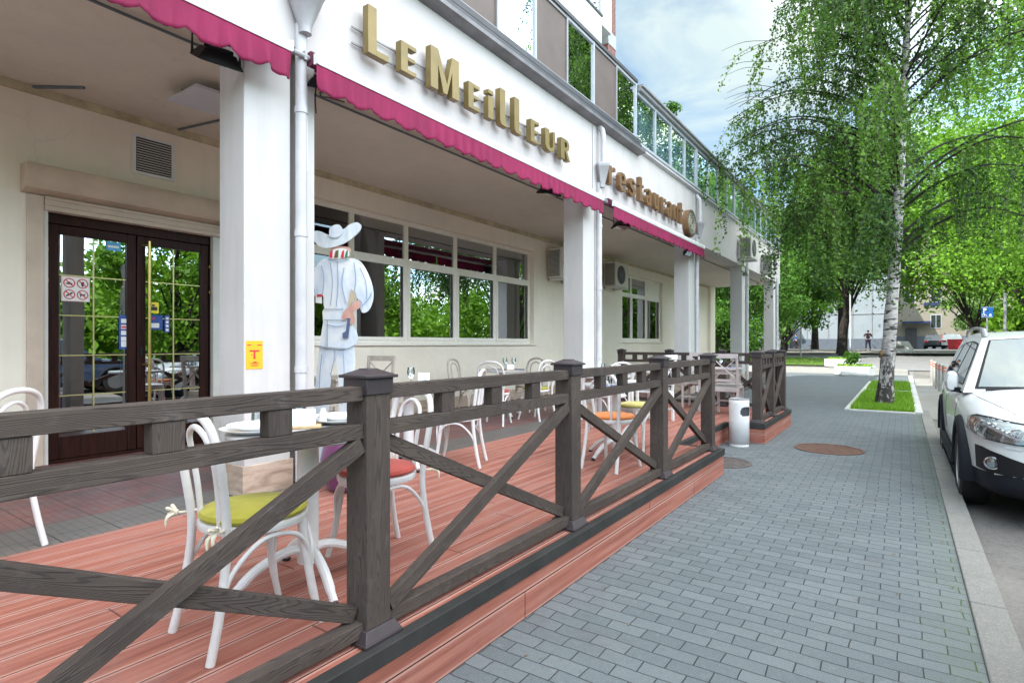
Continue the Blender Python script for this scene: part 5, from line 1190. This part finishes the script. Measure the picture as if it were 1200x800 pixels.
    B(grid(bil,.045,.955,.06,.965,.004),'windscreen_rubber',M_black,cab); B(grid(bil,.06,.94,.09,.945,.008),'windscreen',M_carglass2,cab)
    for s in (-1,1):
        for nm,P,Q in (('side_window',[(.80,1.09),(.30,1.535),(-.33,1.565),(-.36,1.085)],.022),('side_window',[(-.42,1.085),(-.39,1.566),(-1.18,1.545),(-1.34,1.095)],.022),('side_window',[(-1.42,1.10),(-1.27,1.54),(-1.72,1.50),(-1.93,1.13)],.02)):
            cx=sum(p[0] for p in P)/4; cz=sum(p[1] for p in P)/4
            o=[(x,s*(yy(z)+.004),z) for x,z in P]; i_=[(cx+(x-cx)*.95,s*(yy(cz+(z-cz)*.93)+.008),cz+(z-cz)*.93) for x,z in P]
            m=MB(); m.add(o,[(0,1,2,3)[::-s]]); r=B(m,'window_rubber',M_black,cab); m=MB(); m.add(i_,[(0,1,2,3)[::-s]]); B(m,nm,M_carwin,cab)
        # roof rail, mirror, handles
        m=MB(); m.tube(crom([(.26,s*.615,1.60),(.16,s*.620,1.665),(.0,s*.625,1.70),(-.8,s*.625,1.725),(-1.6,s*.620,1.695),(-1.75,s*.615,1.63)],5),.019,8); m.tube([(.24,s*.615,1.60),(.10,s*.62,1.685)],.03,8); B(m,'roof_rail',M_grey,cab)
        m=MB(); m.lathe([(0,-.075),(.075,-.070),(.105,-.035),(.112,.0),(.105,.045),(.085,.06),(0,.062)],(0,0,0),28,axis='x'); sq=lambda a,q: math.copysign(abs(a)**q,a)
        m.v=[(-p[0]*1.3+.66,s*.925+sq(p[1]/.112,.72)*.055,sq(p[2]/.112,.72)*.115*(1.0)+1.12) for p in m.v]; mi=B(m,'door_mirror',M_paint,cab)
        m=MB(); m.box(.577,.581,s*.925-.038,s*.925+.038,1.05,1.19); B(m,'mirror_glass',M_chrome,mi)
        m=MB(); m.board((.73,s*.84,1.03),(.70,s*.92,1.045),.09,.05); B(m,'mirror_foot',M_plastic,mi)
        for x in (-.22,-1.12):
            h=bt.ray_cast(Vector((x,s*1.5,.93)),Vector((0,-s,0))); yv=abs(h[0].y)
            m=MB(); m.board((x-.09,s*(yv+.018),.93),(x+.09,s*(yv+.018),.93),.018,.026); B(m,'door_handle',M_paint,body,bevel=.005)
        m=MB()
        for pts in ([(.98,1.0),(.93,.75),(.95,.46)],[(-.38,1.01),(-.40,.7),(-.40,.45)],[(-1.30,1.01),(-1.12,.85),(-.99,.6)]):
            q=[]
            for j in range(len(pts)-1):
                for k in range(5):
                    f=k/5; x=pts[j][0]*(1-f)+pts[j+1][0]*f; z=pts[j][1]*(1-f)+pts[j+1][1]*f; h=bt.ray_cast(Vector((x,s*1.5,z)),Vector((0,-s,0))); 
                    if h[0]: q.append(h[0])
            m.tube(q,.0035,5)
        B(m,'door_gap',M_black,body)
        # wheel-arch flare
        for x in WX:
            m=MB(); A=[(R(a)) for a in range(-8,189,7)]; sec=[]
            for a in A:
                ca,sa=math.cos(a),math.sin(a); sec.append([(x+rr_*ca,s*yv_,.365+rr_*sa) for rr_,yv_ in ((.392,.80),(.394,.932),(.41,.945),(.455,.938),(.475,.915),(.475,.80))])
            n2=6; m.add([p for q in sec for p in q],[(i*n2+k,i*n2+k+1,(i+1)*n2+k+1,(i+1)*n2+k) for i in range(len(sec)-1) for k in range(n2-1)],None,0,True); B(m,'arch_flare',M_plastic,body,smooth=50)
        # sill
        m=MB(); m.board((-.88,s*.925,.33),(1.0,s*.925,.33),.05,.13); B(m,'sill_cladding',M_plastic,body,bevel=.02)
        # headlight
        c=[(s*62,.80,.885),(s*57,.765,.905),(s*46,.725,.905),(s*33,.705,.880),(s*22,.700,.840)]
        o=(1.35,0); cc=lerpc(c)
        hl=B(wrap(o,cc,.004),'headlight_surround',M_black,body)
        ins=[(p,z0+.012,z1-.012) for p,z0,z1 in cc[1:-1]]; B(wrap(o,ins,.008),'headlight_reflector',M('lamp_chrome_bowl',(.46,.47,.48),.25,.9,var=.1,vs=30),hl)
        B(wrap(o,[(p,z0+.03,z1-.03) for p,z0,z1 in cc[2:6]],.014),'indicator',M_amber,hl)
        for ph,z,r_ in ((47,.815,.062),(33,.792,.050)):
            O=Vector((o[0],0,z)); d=Vector((math.cos(R(s*ph)),math.sin(R(s*ph)),0)); hp=bt.ray_cast(O,d)[0]
            m=MB(); m.lathe([(r_,.0),(r_*1.02,.016),(r_*.88,.018),(r_*.8,.004),(0,.002)],(0,0,0),24,axis='x'); m2=MB(); m2.lathe([(r_*.62,.004),(r_*.55,.020),(r_*.3,.030),(0,.033)],(0,0,0),20,axis='x')
            for q,nm,mm in ((m,'lamp_ring',M_chrome),(m2,'projector_lens',M('projector_glass',(.12,.14,.15),.05,0,var=0,coat=1.0))):
                q.v=[tuple(Matrix.Rotation(R(s*ph*.35),3,'Z')@Vector(p)+hp+Vector((.004,0,0))) for p in q.v]; B(q,nm,mm,hl)
        B(wrap(o,ins,.040),'headlight_lens',M_lens,hl)
        # fog recess
        c=[(s*52,.46,.655),(s*46,.455,.655),(s*38,.45,.62),(s*30,.45,.565),(s*25,.45,.50)]
        fg=B(wrap(o,lerpc(c),.005),'fog_lamp_recess',M_black,body)
        O=Vector((o[0],0,.535)); ph=41; d=Vector((math.cos(R(s*ph)),math.sin(R(s*ph)),0)); hp=bt.ray_cast(O,d)[0]
        m=MB(); m.lathe([(.052,0),(.054,.02),(.044,.022),(.04,.012),(0,.016)],(0,0,0),24,axis='x'); m.v=[tuple(Matrix.Rotation(R(s*18),3,'Z')@Vector(p)+hp) for p in m.v]; B(m,'fog_lamp',M_chrome,fg)
        m=MB(); m.lathe([(.040,.012),(.036,.022),(0,.026)],(0,0,0),20,axis='x'); m.v=[tuple(Matrix.Rotation(R(s*18),3,'Z')@Vector(p)+hp) for p in m.v]; B(m,'fog_lens',M_lens,fg)
        B(wrap(o,[(s*37,.690,.715) if 0 else (s*36,.672,.70),(s*31,.668,.698)],.012,2),'washer_cover',M_paint,body)
    B(wrap((1.35,0),lerpc([(-20,.58,.80),(-10,.55,.82),(0,.54,.825),(10,.55,.82),(20,.58,.80)],3),.006),'grille',M_black,body)
    B(wrap((1.35,0),lerpc([(-20,.69,.715),(0,.685,.715),(20,.69,.715)],4),.014,1),'grille_bar',M_chrome,body)
    B(wrap((1.35,0),lerpc([(-26,.30,.43),(0,.29,.45),(26,.30,.43)],5),.012),'lower_grille',M_black,body)
    B(wrap((1.35,0),lerpc([(-50,.235,.26),(-30,.225,.25),(0,.22,.25),(30,.225,.25),(50,.235,.26)],5),.02,1),'chin_strip',M_grey,body)
    m=MB()
    for s in (-1,1):
        q=[]
        for x,y in ((1.12,.80),(1.5,.76),(1.85,.68),(2.1,.60)):
            h=bt.ray_cast(Vector((x,s*y,2)),Vector((0,0,-1))); 
            if h[0]: q.append(h[0])
        m=MB(); m.tube(crom(q,4),.0035,5); B(m,'bonnet_gap',M_black,body)
    m=MB(); m.tube(crom([(1.17,-.70,1.075),(1.155,-.35,1.09),(1.16,.05,1.085)],4),.012,6); m.tube(crom([(1.17,.0,1.08),(1.16,.35,1.095),(1.14,.68,1.085)],4),.012,6); B(m,'wiper',M_black,cab)
    for s in (-1,1): B(wrap((-1.35,0),lerpc([(180-s*26,.78,1.0),(180-s*40,.80,1.0),(180-s*55,.84,.98)],4),.008),'tail_lamp',M('tail_lamp_red',(.42,.02,.03),.15,0,var=0,coat=1.0),body)
    # wheels
    for x in WX:
        for s in (-1,1):
            w=bpy.data.objects.new('wheel',None); 
            m=MB(); m.lathe([(.235,-.105),(.30,-.112),(.345,-.095),(.362,-.06),(.365,0),(.362,.06),(.345,.095),(.30,.112),(.235,.105),(.228,.0)],(x,s*.815,.365),40,axis='y',cap=False); ty=B(m,'wheel',M_rubber,t)
            m=MB(); f=s; m.lathe([(.238,.10*f),(.228,.105*f),(.222,.06*f),(.215,-.03*f),(.0,-.03*f)],(x,s*.815,.365),36,axis='y')
            for k in range(10):
                g=k*PI/5; c_,s_=math.cos(g),math.sin(g); m.board((x+c_*.03,s*(.815+.075),.365+s_*.03),(x+c_*.228,s*(.815+.085),.365+s_*.228),.018,.030,(-s_,0,c_))
            m.lathe([(.05,.06*f),(.05,.092*f),(0,.096*f)],(x,s*.815,.365),16,axis='y'); B(m,'rim',M_alloy,ty)
    m=MB(); m.box(-1.9,1.9,-.68,.68,.24,.50); B(m,'underbody',M_black,t)
    m=MB(); m.box(-2.0,.9,-.72,.72,.85,1.03); 
    for y in (-.38,.38): m.box(-.1,.05,y-.2,y+.2,1.0,1.38)
    B(m,'interior_seats',M('grey_car_interior',(.04,.042,.045),.8,var=.1),t,bevel=.04)
    return t
def cg():
    s=N('windscreen_glass'); s.t.nodes.remove(s.b); tr=s.n('ShaderNodeBsdfTransparent'); tr.inputs[0].default_value=(.30,.38,.38,1); g=s.n('ShaderNodeBsdfGlossy'); g.inputs['Roughness'].default_value=.01; g.inputs['Color'].default_value=(.78,.94,1,1)
    fr=s.n('ShaderNodeFresnel'); fr.inputs[0].default_value=1.5; f=s.math('ADD',s.math('MULTIPLY',fr.outputs[0],1.2),.18,True); mx=s.n('ShaderNodeMixShader'); s.l(f,mx.inputs[0]); s.l(tr.outputs[0],mx.inputs[1]); s.l(g.outputs[0],mx.inputs[2]); s.l(mx.outputs[0],s.out.inputs['Surface']); return s.m
M_carglass2=cg()
car=make_car()
CARX=1.41; CARY=8.50
car.scale=(1.05,1.05,1.0)
place(car,(CARX,CARY,RD+.002),R(-90),'white estate car parked nose towards the viewer at the right edge of the picture')
def recolour(root,m):
    for o in root.children_recursive:
        for sl in o.material_slots:
            if sl.material==M_paint: sl.link='OBJECT'; sl.material=m
c2=copy_tree(car); place(c2,(CARX+.05,.6,RD+.002),R(90),'white estate car mirrored in the left leaf of the entrance doors')
c3=copy_tree(car); place(c3,(CARX+.10,-5.0,RD+.002),R(90),'dark estate car parked behind the viewer, mirrored in the doors'); recolour(c3,M('dark_car_paint',(.03,.035,.045),.2,var=0,coat=1.0))
c4=copy_tree(car); place(c4,(7.8,6.0,RD+.002),R(90),'dark blue car across the road mirrored in the doors'); recolour(c4,M('blue_car_paint',(.03,.05,.10),.2,var=0,coat=1.0))

# ---------------------------------------------------------------- planters, bollards, signs
def planter(label,x,y,w,d,h,rz):
    t=thing('concrete_planter',label,'planter',(x,y,gz(y)+.006),rz,'octagonal white planters on the pavement'); ch=.28
    o=[(-w/2+ch,-d/2),(w/2-ch,-d/2),(w/2,-d/2+ch),(w/2,d/2-ch),(w/2-ch,d/2),(-w/2+ch,d/2),(-w/2,d/2-ch),(-w/2,-d/2+ch)]
    b=MB(); 
    def ring(s,z): return [(p[0]*s,p[1]*s,z) for p in o]
    vs=ring(.94,.0)+ring(.94,.05)+ring(1,.055)+ring(1,h)+ring(.93,h)+ring(.93,h-.07); fs=[(i*8+k,i*8+(k+1)%8,(i+1)*8+(k+1)%8,(i+1)*8+k) for i in range(5) for k in range(8)]; b.add(vs,fs+[tuple(range(7,-1,-1))])
    b.build('planter_body',M('white_concrete',(.70,.68,.66),.75,var=.1,vs=4,bump=.2),t,world=False,bevel=.008)
    b=MB(); b.add(ring(.93,h-.06),[tuple(range(8))]); b.build('planter_soil',M_soil,t,world=False)
    rs=np.random.RandomState(int(x*10)+50); n=1500; P=np.stack([(rs.rand(n)-.5)*w*.85,(rs.rand(n)-.5)*d*.85,h-.05+rs.rand(n)**2*.13],1); np.random.seed(3); leafmesh('planted_greenery',P,.06,rs.rand(n),M_grass,t)
    return t
def shrub(label,x,y,z,r,h):
    t=thing('young_shrub',label,'shrub',(x,y,z)); rs=np.random.RandomState(4); b=MB(); P=[]
    for k in range(9):
        g=rs.rand()*2*PI; q=rs.rand(); e=(r*.7*math.cos(g),r*.7*math.sin(g),h*(.5+.5*q)); b.tube([(0,0,0),(e[0]*.4,e[1]*.4,e[2]*.6),e],[.012,.01,.005],6); P.append(np.array(e)+rs.randn(60,3)*r*.24)
    b.build('stems',M_bark,t,world=False); leafmesh('leaves',np.concatenate(P),.075,rs.rand(540),M_maple,t); return t
planter('nearer white octagonal planter on the paving with a young shrub',-1.78,29.6,1.55,1.3,.44,R(4)); shrub('young green shrub growing in the nearer planter',-1.95,29.7,gz(29.6)+.38,.34,.55)
planter('farther white octagonal planter with low greenery',-2.7,35.4,1.6,1.3,.44,R(-6)); shrub('small bright plant standing in the farther planter',-2.55,35.5,gz(35.4)+.38,.18,.40)
ad=['leftmost of the row of striped bollards beside the parked car','second from left of the striped bollards beside the parked car','middle one of the five striped bollards','fourth from left of the striped bollards','rightmost striped bollard, closest to the car mirror']
for i,(x,y) in enumerate(((.93,27.4),(.95,25.5),(.97,24.0),(.99,22.6),(1.02,21.2))):
    t=thing('bollard',ad[i],'bollard',(x,y,-.09),0,'striped metal bollards in a row'); b=MB()
    b.lathe([(.062,0),(.062,.86),(.05,.885),(0,.89)],(0,0,0),18); b.build('bollard_post',M('dull_steel',(.40,.38,.36),.45,.4,var=.15,vs=6),t,world=False)
    for z in (.70,.79): 
        b=MB(); b.lathe([(.0635,z),(.0635,z+.035)],(0,0,0),18,cap=False); b.build('reflective_band',M('red_reflective_band',(.72,.12,.05),.4,var=0),t,world=False)
t=thing('parking_sign','blue square parking sign with white pictogram on a thin pole above the car roof','traffic sign',(2.85,30.2,0)); b=MB(); b.tube([(0,0,-.1),(0,0,2.98)],.03,10); b.build('sign_pole',M_grey,t,world=False)
b=MB(); b.box(-.30,.30,-.046,-.034,2.70,3.38); b.v=[(p[0]*.64,p[1],(p[2]-2.70)*.64+2.52) for p in b.v]; pl=b.build('sign_plate',M('sign_blue',(.008,.085,.30),.35,var=.03),t,world=False,bevel=.01)
b=MB(); b.box(-.285,.285,-.0475,-.0463,2.715,2.725); b.box(-.285,.285,-.0475,-.0463,3.355,3.365)
b.prism([(0,3.02),(0,3.30),(.14,3.30),(.18,3.26),(.18,3.19),(.14,3.15),(.05,3.15),(.05,3.02)],(-.20,-.0463,0),(1,0,0),(0,0,1),.0012); b.prism([(.05,3.185),(.12,3.185),(.13,3.20),(.13,3.25),(.12,3.265),(.05,3.265)],(-.20,-.0478,0),(1,0,0),(0,0,1),-.0001)
b.tube([(-.18+.07*math.cos(a*PI/8),-.049,2.86+.07*math.sin(a*PI/8)) for a in range(16)],.012,6,closed=True); b.tube([(-.16,-.049,2.99),(-.15,-.049,2.88),(-.06,-.049,2.87),(-.02,-.049,2.78)],.014,6)
b.box(.08,.22,-.0475,-.0463,2.80,2.84); b.box(.12,.20,-.0475,-.0463,2.86,2.92); b.v=[(p[0]*.64,p[1],(p[2]-2.70)*.64+2.52) for p in b.v]; b.build('sign_symbol',M_wh,pl,world=False)
t=thing('metal_post','plain grey metal post right of the blue parking sign','post',(3.45,30.6,0)); b=MB(); b.tube([(0,0,-.1),(0,0,3.45)],.055,12); b.build('post_shaft',M_grey,t,world=False); b=MB(); b.lathe([(.065,3.45),(.065,3.5),(0,3.53)],(0,0,0),12); b.build('post_top',M_grey,t,world=False)
for i,(x,y,l) in enumerate(((-2.9,44.0,'thin pale post between the big dark trunk and the birch'),(-6.2,46.5,'thin pale post left of the big dark trunk'))):
    t=thing('metal_post',l,'post',(x,y,gz(y)),0); b=MB(); b.tube([(0,0,-.1),(0,0,4.4)],.045,10); b.build('post_shaft',M_pipe,t,world=False); b=MB(); b.lathe([(.055,4.4),(.055,4.45),(0,4.47)],(0,0,0),10); b.build('post_top',M_pipe,t,world=False)
t=thing('red_container','red plastic barrier box at the tail of the far white car','container',(4.5,73.7,.86)); b=MB(); vs=[(sx*a,sy*c,z) for a,c,z in ((.62,.35,0),(.72,.42,1.0)) for sx,sy in ((-1,-1),(1,-1),(1,1),(-1,1))]; b.add(vs,[(0,3,2,1),(4,5,6,7),(0,1,5,4),(1,2,6,5),(2,3,7,6),(3,0,4,7)]); b.build('box_shell',M_redp,t,world=False,bevel=.04); b=MB(); b.box(-.75,.75,-.45,.45,1.001,1.06); b.build('box_lid',M_redp,t,world=False,bevel=.02)
for i,(x,y,l,m) in enumerate(((4.6,79.9,'white car parked far down the side street behind the red box',M_paint),(3.1,83.0,'dark off road car parked far down the side street, leftmost',MATS['dark_car_paint']),(4.0,86.0,'dark blue car far down the side street between the dark and the white one',MATS['blue_car_paint']))):
    c=copy_tree(car); place(c,(x,y,.86),R(85),l,'cars parked in the far side street'); 
    if m!=M_paint: recolour(c,m)
    for o in list(c.children_recursive): pass
t=thing('concrete_block','low white concrete block beside the birch trunk across the street','barrier block',(-.2,53.5,.75)); b=MB(); b.prism([(-.9,0),(.9,0),(.9,.3),(.55,.9),(-.55,.9),(-.9,.3)],(0,.5,0),(1,0,0),(0,0,1),1.0); b.build('block_body',MATS['white_concrete'],t,world=False,bevel=.03); b=MB(); b.box(-.3,.3,-.55,-.505,.35,.55); b.build('block_recess',M_conc,t,world=False)

# ---------------------------------------------------------------- people in the distance
def person(label,x,y,z,h,rz,pose,top,legs,hair=M_hair):
    t=thing('person',label,'person',(x,y,z),rz); k=h/1.75
    J=dict(pel=(0,0,.95),wa=(0,.0,1.10),ch=(0,.01,1.32),ne=(0,0,1.48),he=(0,.02,1.60),tp=(0,.015,1.70)); J.update(pose)
    def sk(name,chain,mat,par,sub=2):
        vs=[];ed=[];rad=[];idx={}
        for path in chain:
            prev=None
            for nm,p,r in path:
                if nm in idx: i=idx[nm]
                else: i=len(vs); idx[nm]=i; vs.append(tuple(c*k for c in p)); rad.append(r*k)
                if prev is not None: ed.append((prev,i))
                prev=i
        me=bpy.data.meshes.new(name); me.from_pydata(vs,ed,[]); o=bpy.data.objects.new(name,me); COL.objects.link(o); o.parent=par; me.materials.append(mat)
        m=o.modifiers.new('skin','SKIN'); m.use_smooth_shade=True
        if not me.skin_vertices:
            pass
        for i,r in enumerate(rad): me.skin_vertices[0].data[i].radius=(r,r)
        me.skin_vertices[0].data[0].use_root=True
        s=o.modifiers.new('s','SUBSURF'); s.levels=sub; s.render_levels=sub; return o
    g=lambda n:J[n]
    arms=[[('ch',g('ch'),.135),('s'+a,(sx*.19,.0,1.41),.062),('e'+a,g('e'+a),.045),('w'+a,g('w'+a),.034),('h'+a,g('h'+a),.040)] for a,sx in (('l',-1),('r',1))]
    leg=[[('pel',g('pel'),.14),('hip'+a,(sx*.10,0,.88),.092),('k'+a,g('k'+a),.062),('a'+a,g('a'+a),.045),('t'+a,g('t'+a),.038)] for a,sx in (('l',-1),('r',1))]
    sp=[('pel',g('pel'),.14),('wa',g('wa'),.125),('ch',g('ch'),.135),('ne',g('ne'),.055),('he',g('he'),.098),('tp',g('tp'),.070)]
    body=sk('body',[sp]+arms+leg,M_skin,t)
    c=1.18
    sk('top_clothing',[[('pel',g('pel'),.152),('wa',g('wa'),.150),('ch',g('ch'),.160),('nb',(0,.0,1.43),.09)]]+[[('ch',g('ch'),.16),('s'+a,(sx*.19,0,1.41),.080),('e'+a,g('e'+a),.062),('m'+a,tuple((g('e'+a)[i]+g('w'+a)[i]*2)/3 for i in range(3)),.050)] for a,sx in (('l',-1),('r',1))],top,body)
    sk('trousers',[[('pel',(0,0,.96),.158),('hip'+a,(sx*.10,0,.86),.112),('k'+a,g('k'+a),.080),('a'+a,tuple(g('a'+a)[i]+(0,0,.05)[i] for i in range(3)),.062)] for a,sx in (('l',-1),('r',1))],legs,body)
    b=MB(); b.lathe([(0,-.02),(.07,-.01),(.10,.04),(.095,.09),(.06,.13),(0,.142)],(g('he')[0],g('he')[1]-.018,g('he')[2]-.0),14); b.v=[tuple(q*k for q in p) for p in b.v]; b.build('hair',hair,body,world=False)
    b=MB()
    for a in 'lr': p=g('a'+a); b.board((p[0],p[1]-.07,p[2]-.035),(p[0],p[1]+.18,p[2]-.045),.09,.07)
    b.v=[tuple(q*k for q in p) for p in b.v]; b.build('shoe_pair',M_black,body,world=False,bevel=.02)
    return t
stand=dict(el=(-.30,.04,1.20),wl=(-.16,.22,1.22),hl=(-.10,.26,1.26),er=(.30,.04,1.20),wr=(.14,.22,1.24),hr=(.08,.25,1.28),kl=(-.13,.02,.50),al=(-.17,0,.08),tl=(-.19,.12,.04),kr=(.13,.02,.50),ar=(.17,0,.08),tr=(.19,.12,.04))
walk=dict(el=(-.26,-.10,1.16),wl=(-.25,-.08,.93),hl=(-.25,-.05,.85),er=(.26,.10,1.16),wr=(.24,.24,.98),hr=(.23,.29,.92),kl=(-.10,.18,.52),al=(-.10,.20,.10),tl=(-.10,.32,.05),kr=(.10,-.08,.50),ar=(.10,-.34,.16),tr=(.10,-.30,.05))
person('person in dark navy clothes standing with hands raised before the white wall',-2.55,59.3,.87,1.8,R(175),stand,M_navy,M_navy)
person('person walking in a blue top and dark trousers by the grey wall on the left',-10.6,75.5,.87,1.78,R(100),walk,M_teal,M_hair)
person('person in pale top stepping forward between the small tree and the big trunk',-9.3,79.5,.87,1.72,R(-80),walk,M_light,M_hair)
person('person in an orange vest standing far off near the residential house door',3.9,80,.87,1.8,R(180),stand,M('orange_vest_cloth',(.7,.15,.03),.8,var=.05),M_navy)

# ---------------------------------------------------------------- far buildings
def house(name,label,x0,x1,y0,y1,h,wall,plinth,ph,cat='building',wins=(),roof=None,z=.85):
    t=thing(name,label,cat,((x0+x1)/2,y0,z)); b=MB(); b.box(x0,x1,y0,y1,z+ph,z+h); b.build('wall',wall,t); b=MB(); b.box(x0-.06,x1+.06,y0-.06,y1,z-.4,z+ph); b.build('plinth',plinth,t)
    b=MB(); b.box(x0-.3,x1+.3,y0-.3,y1+.3,z+h,z+h+.35); b.build('cornice',roof or wall,t)
    for (wx,wz,ww,wh) in wins:
        f=MB(); f.box(wx,wx+ww,y0-.06,y0+.02,z+wz,z+wz+wh); w=f.build('window_frame',M_framew,t); p=MB(); p.box(wx+.08,wx+ww/2-.03,y0-.075,y0-.061,z+wz+.08,z+wz+wh-.08); p.box(wx+ww/2+.03,wx+ww-.08,y0-.075,y0-.061,z+wz+.08,z+wz+wh-.08); p.build('pane',M_carwin,w)
    return t
M_farwhite=plaster('far_pale_plaster',(.27,.31,.34),.12); M_farbeige=plaster('far_beige_plaster',(.26,.235,.19),.2); M_bluegrey=M('blue_grey_plinth',(.10,.12,.15),.8,var=.15); M_slate=plaster('slate_grey_cladding',(.17,.18,.22),.2)
t=house('white_building','long pale white hall with dark plinth across the street, behind the standing person',-12.5,-1.6,84,100,10.5,M_farwhite,M_bluegrey,1.25)
b=MB()
for x in (-10.5,-8,-5.3,-3.2): b.box(x,x+.05,83.93,83.995,2.2,11.2)
for z in (5.2,8.3): b.box(-12.4,-1.7,83.93,83.99,z,z+.05)
b.build('wall_joint',M_grey,t)
b=MB(); b.box(-6.6,-6.35,83.7,83.99,4.2,6.8); b.build('wall_lamp',M_dgrey,t)
w=[(x,z,1.15,1.75) for z in (2.6,5.9,9.2,12.5) for x in (.2,2.9,5.6,8.3,11)]
t=house('residential_house','beige residential house with tall windows at the end of the side street',-1.5,14,90,104,16,M_farbeige,M_bluegrey,1.6,wins=w[1:])
b=MB(); b.box(.3,1.5,89.85,89.94,.9,3.5); b.build('entrance_door',M_dgrey,t); b=MB(); b.box(-.1,2.9,88.9,89.93,4.1,4.35); b.build('door_canopy',M('blue_canopy',(.02,.035,.10),.5,var=.1),t); b=MB(); b.box(2.2,3.9,89.8,89.93,6.3,6.75); b.build('sign_board',M('blue_board',(.02,.03,.09),.5,var=.05),t)
t=thing('grey_pavilion','low slate grey pavilion with a sloping roof edge behind the small trees','building',(-14.5,83,.85)); b=MB(); b.prism([(-26,0),(-12.55,0),(-12.55,4.1),(-18,2.9),(-26,2.9)],(0,90,.6),(1,0,0),(0,0,1),8); b.build('pavilion_wall',M_slate,t)
b=MB(); b.prism([(-26.2,2.91),(-18,2.91),(-12.2,4.15),(-12.2,4.5),(-18,3.25),(-26.2,3.25)],(0,90.2,.6),(1,0,0),(0,0,1),8.6); b.build('pavilion_roof',M_bluegrey,t)
t=house('apartment_slab','pale apartment slab half seen between trees at the far right',18,44,96,110,19,M_farwhite,M_bluegrey,1.2,wins=[(x,z,1.4,1.5) for z in (2.5,5.6,8.7,11.8,14.9) for x in (19,22.5,26,29.5,33,36.5,40)])

# ---------------------------------------------------------------- camera, light
F=660; TH=math.atan(458/F)
cam=bpy.data.cameras.new('camera'); co=bpy.data.objects.new('camera',cam); COL.objects.link(co); SC.camera=co
cam.sensor_width=36; cam.lens=36*F/1200; cam.shift_y=3/1200; cam.clip_start=.05; cam.clip_end=1500
co.location=(0,0,1.43); co.rotation_euler=(R(90),0,TH)
SC.render.resolution_x=1024; SC.render.resolution_y=682
EL=R(49); AZ=(.56,.83)
d=Vector((AZ[0]*math.cos(EL),AZ[1]*math.cos(EL),-math.sin(EL)))
sun=bpy.data.lights.new('sun','SUN'); sun.energy=SUN_E; sun.angle=R(.53); sun.color=(1,.95,.87); so=bpy.data.objects.new('sun',sun); COL.objects.link(so); so.rotation_euler=d.to_track_quat('-Z','Y').to_euler(); so.location=(-20,-30,40)
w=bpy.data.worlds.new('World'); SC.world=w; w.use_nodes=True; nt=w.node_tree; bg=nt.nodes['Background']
sk=nt.nodes.new('ShaderNodeTexSky'); sk.sky_type='NISHITA'; sk.sun_disc=False; sk.sun_elevation=EL; sk.sun_rotation=math.atan2(-d.x,-d.y); sk.air_density=1.0; sk.dust_density=1.2; sk.ozone_density=1.0
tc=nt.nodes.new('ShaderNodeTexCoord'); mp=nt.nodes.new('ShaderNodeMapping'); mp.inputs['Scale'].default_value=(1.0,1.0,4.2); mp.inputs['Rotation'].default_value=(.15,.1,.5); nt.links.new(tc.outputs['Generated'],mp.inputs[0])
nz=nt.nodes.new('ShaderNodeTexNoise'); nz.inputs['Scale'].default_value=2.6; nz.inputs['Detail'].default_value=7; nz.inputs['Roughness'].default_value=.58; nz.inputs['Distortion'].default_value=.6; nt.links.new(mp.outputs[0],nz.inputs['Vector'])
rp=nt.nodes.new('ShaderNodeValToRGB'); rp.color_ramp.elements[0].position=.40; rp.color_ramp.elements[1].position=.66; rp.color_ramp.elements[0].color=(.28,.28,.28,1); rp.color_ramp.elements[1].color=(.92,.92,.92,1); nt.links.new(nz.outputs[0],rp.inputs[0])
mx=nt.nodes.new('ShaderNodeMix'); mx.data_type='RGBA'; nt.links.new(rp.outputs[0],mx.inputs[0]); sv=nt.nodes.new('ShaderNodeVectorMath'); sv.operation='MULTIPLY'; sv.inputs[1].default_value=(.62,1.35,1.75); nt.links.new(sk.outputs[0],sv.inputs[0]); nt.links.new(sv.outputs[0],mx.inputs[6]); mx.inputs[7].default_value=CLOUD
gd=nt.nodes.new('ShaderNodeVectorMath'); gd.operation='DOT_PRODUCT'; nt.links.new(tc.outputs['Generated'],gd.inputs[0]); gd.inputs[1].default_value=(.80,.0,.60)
g2=nt.nodes.new('ShaderNodeMapRange'); nt.links.new(gd.outputs['Value'],g2.inputs['Value']); g2.inputs['From Min'].default_value=.12; g2.inputs['From Max'].default_value=.95; g2.inputs['To Min'].default_value=CD; g2.inputs['To Max'].default_value=CB  # added fill: unseen street-side sky boosted, sky in view held dim
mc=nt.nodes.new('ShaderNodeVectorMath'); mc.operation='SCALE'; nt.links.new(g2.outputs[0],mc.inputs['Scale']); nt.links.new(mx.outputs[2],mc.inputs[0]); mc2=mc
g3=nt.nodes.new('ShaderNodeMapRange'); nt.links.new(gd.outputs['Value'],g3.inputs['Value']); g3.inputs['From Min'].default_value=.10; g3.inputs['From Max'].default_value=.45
wm=nt.nodes.new('ShaderNodeMix'); wm.data_type='RGBA'; wm.inputs[6].default_value=(1,1,1,1); wm.inputs[7].default_value=WARM; nt.links.new(g3.outputs[0],wm.inputs[0])  # hand-set warm tint on the boosted side of the sky
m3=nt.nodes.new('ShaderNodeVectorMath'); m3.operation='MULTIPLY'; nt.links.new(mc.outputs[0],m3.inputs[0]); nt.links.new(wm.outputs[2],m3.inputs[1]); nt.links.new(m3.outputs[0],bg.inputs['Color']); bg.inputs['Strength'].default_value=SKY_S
SC.view_settings.view_transform='Standard'; SC.view_settings.look='None'; SC.view_settings.exposure=EXPO; SC.view_settings.gamma=1

try:
    SC.cycles.max_bounces=12; SC.cycles.diffuse_bounces=7; SC.cycles.transparent_max_bounces=24; SC.cycles.glossy_bounces=6
except Exception: pass
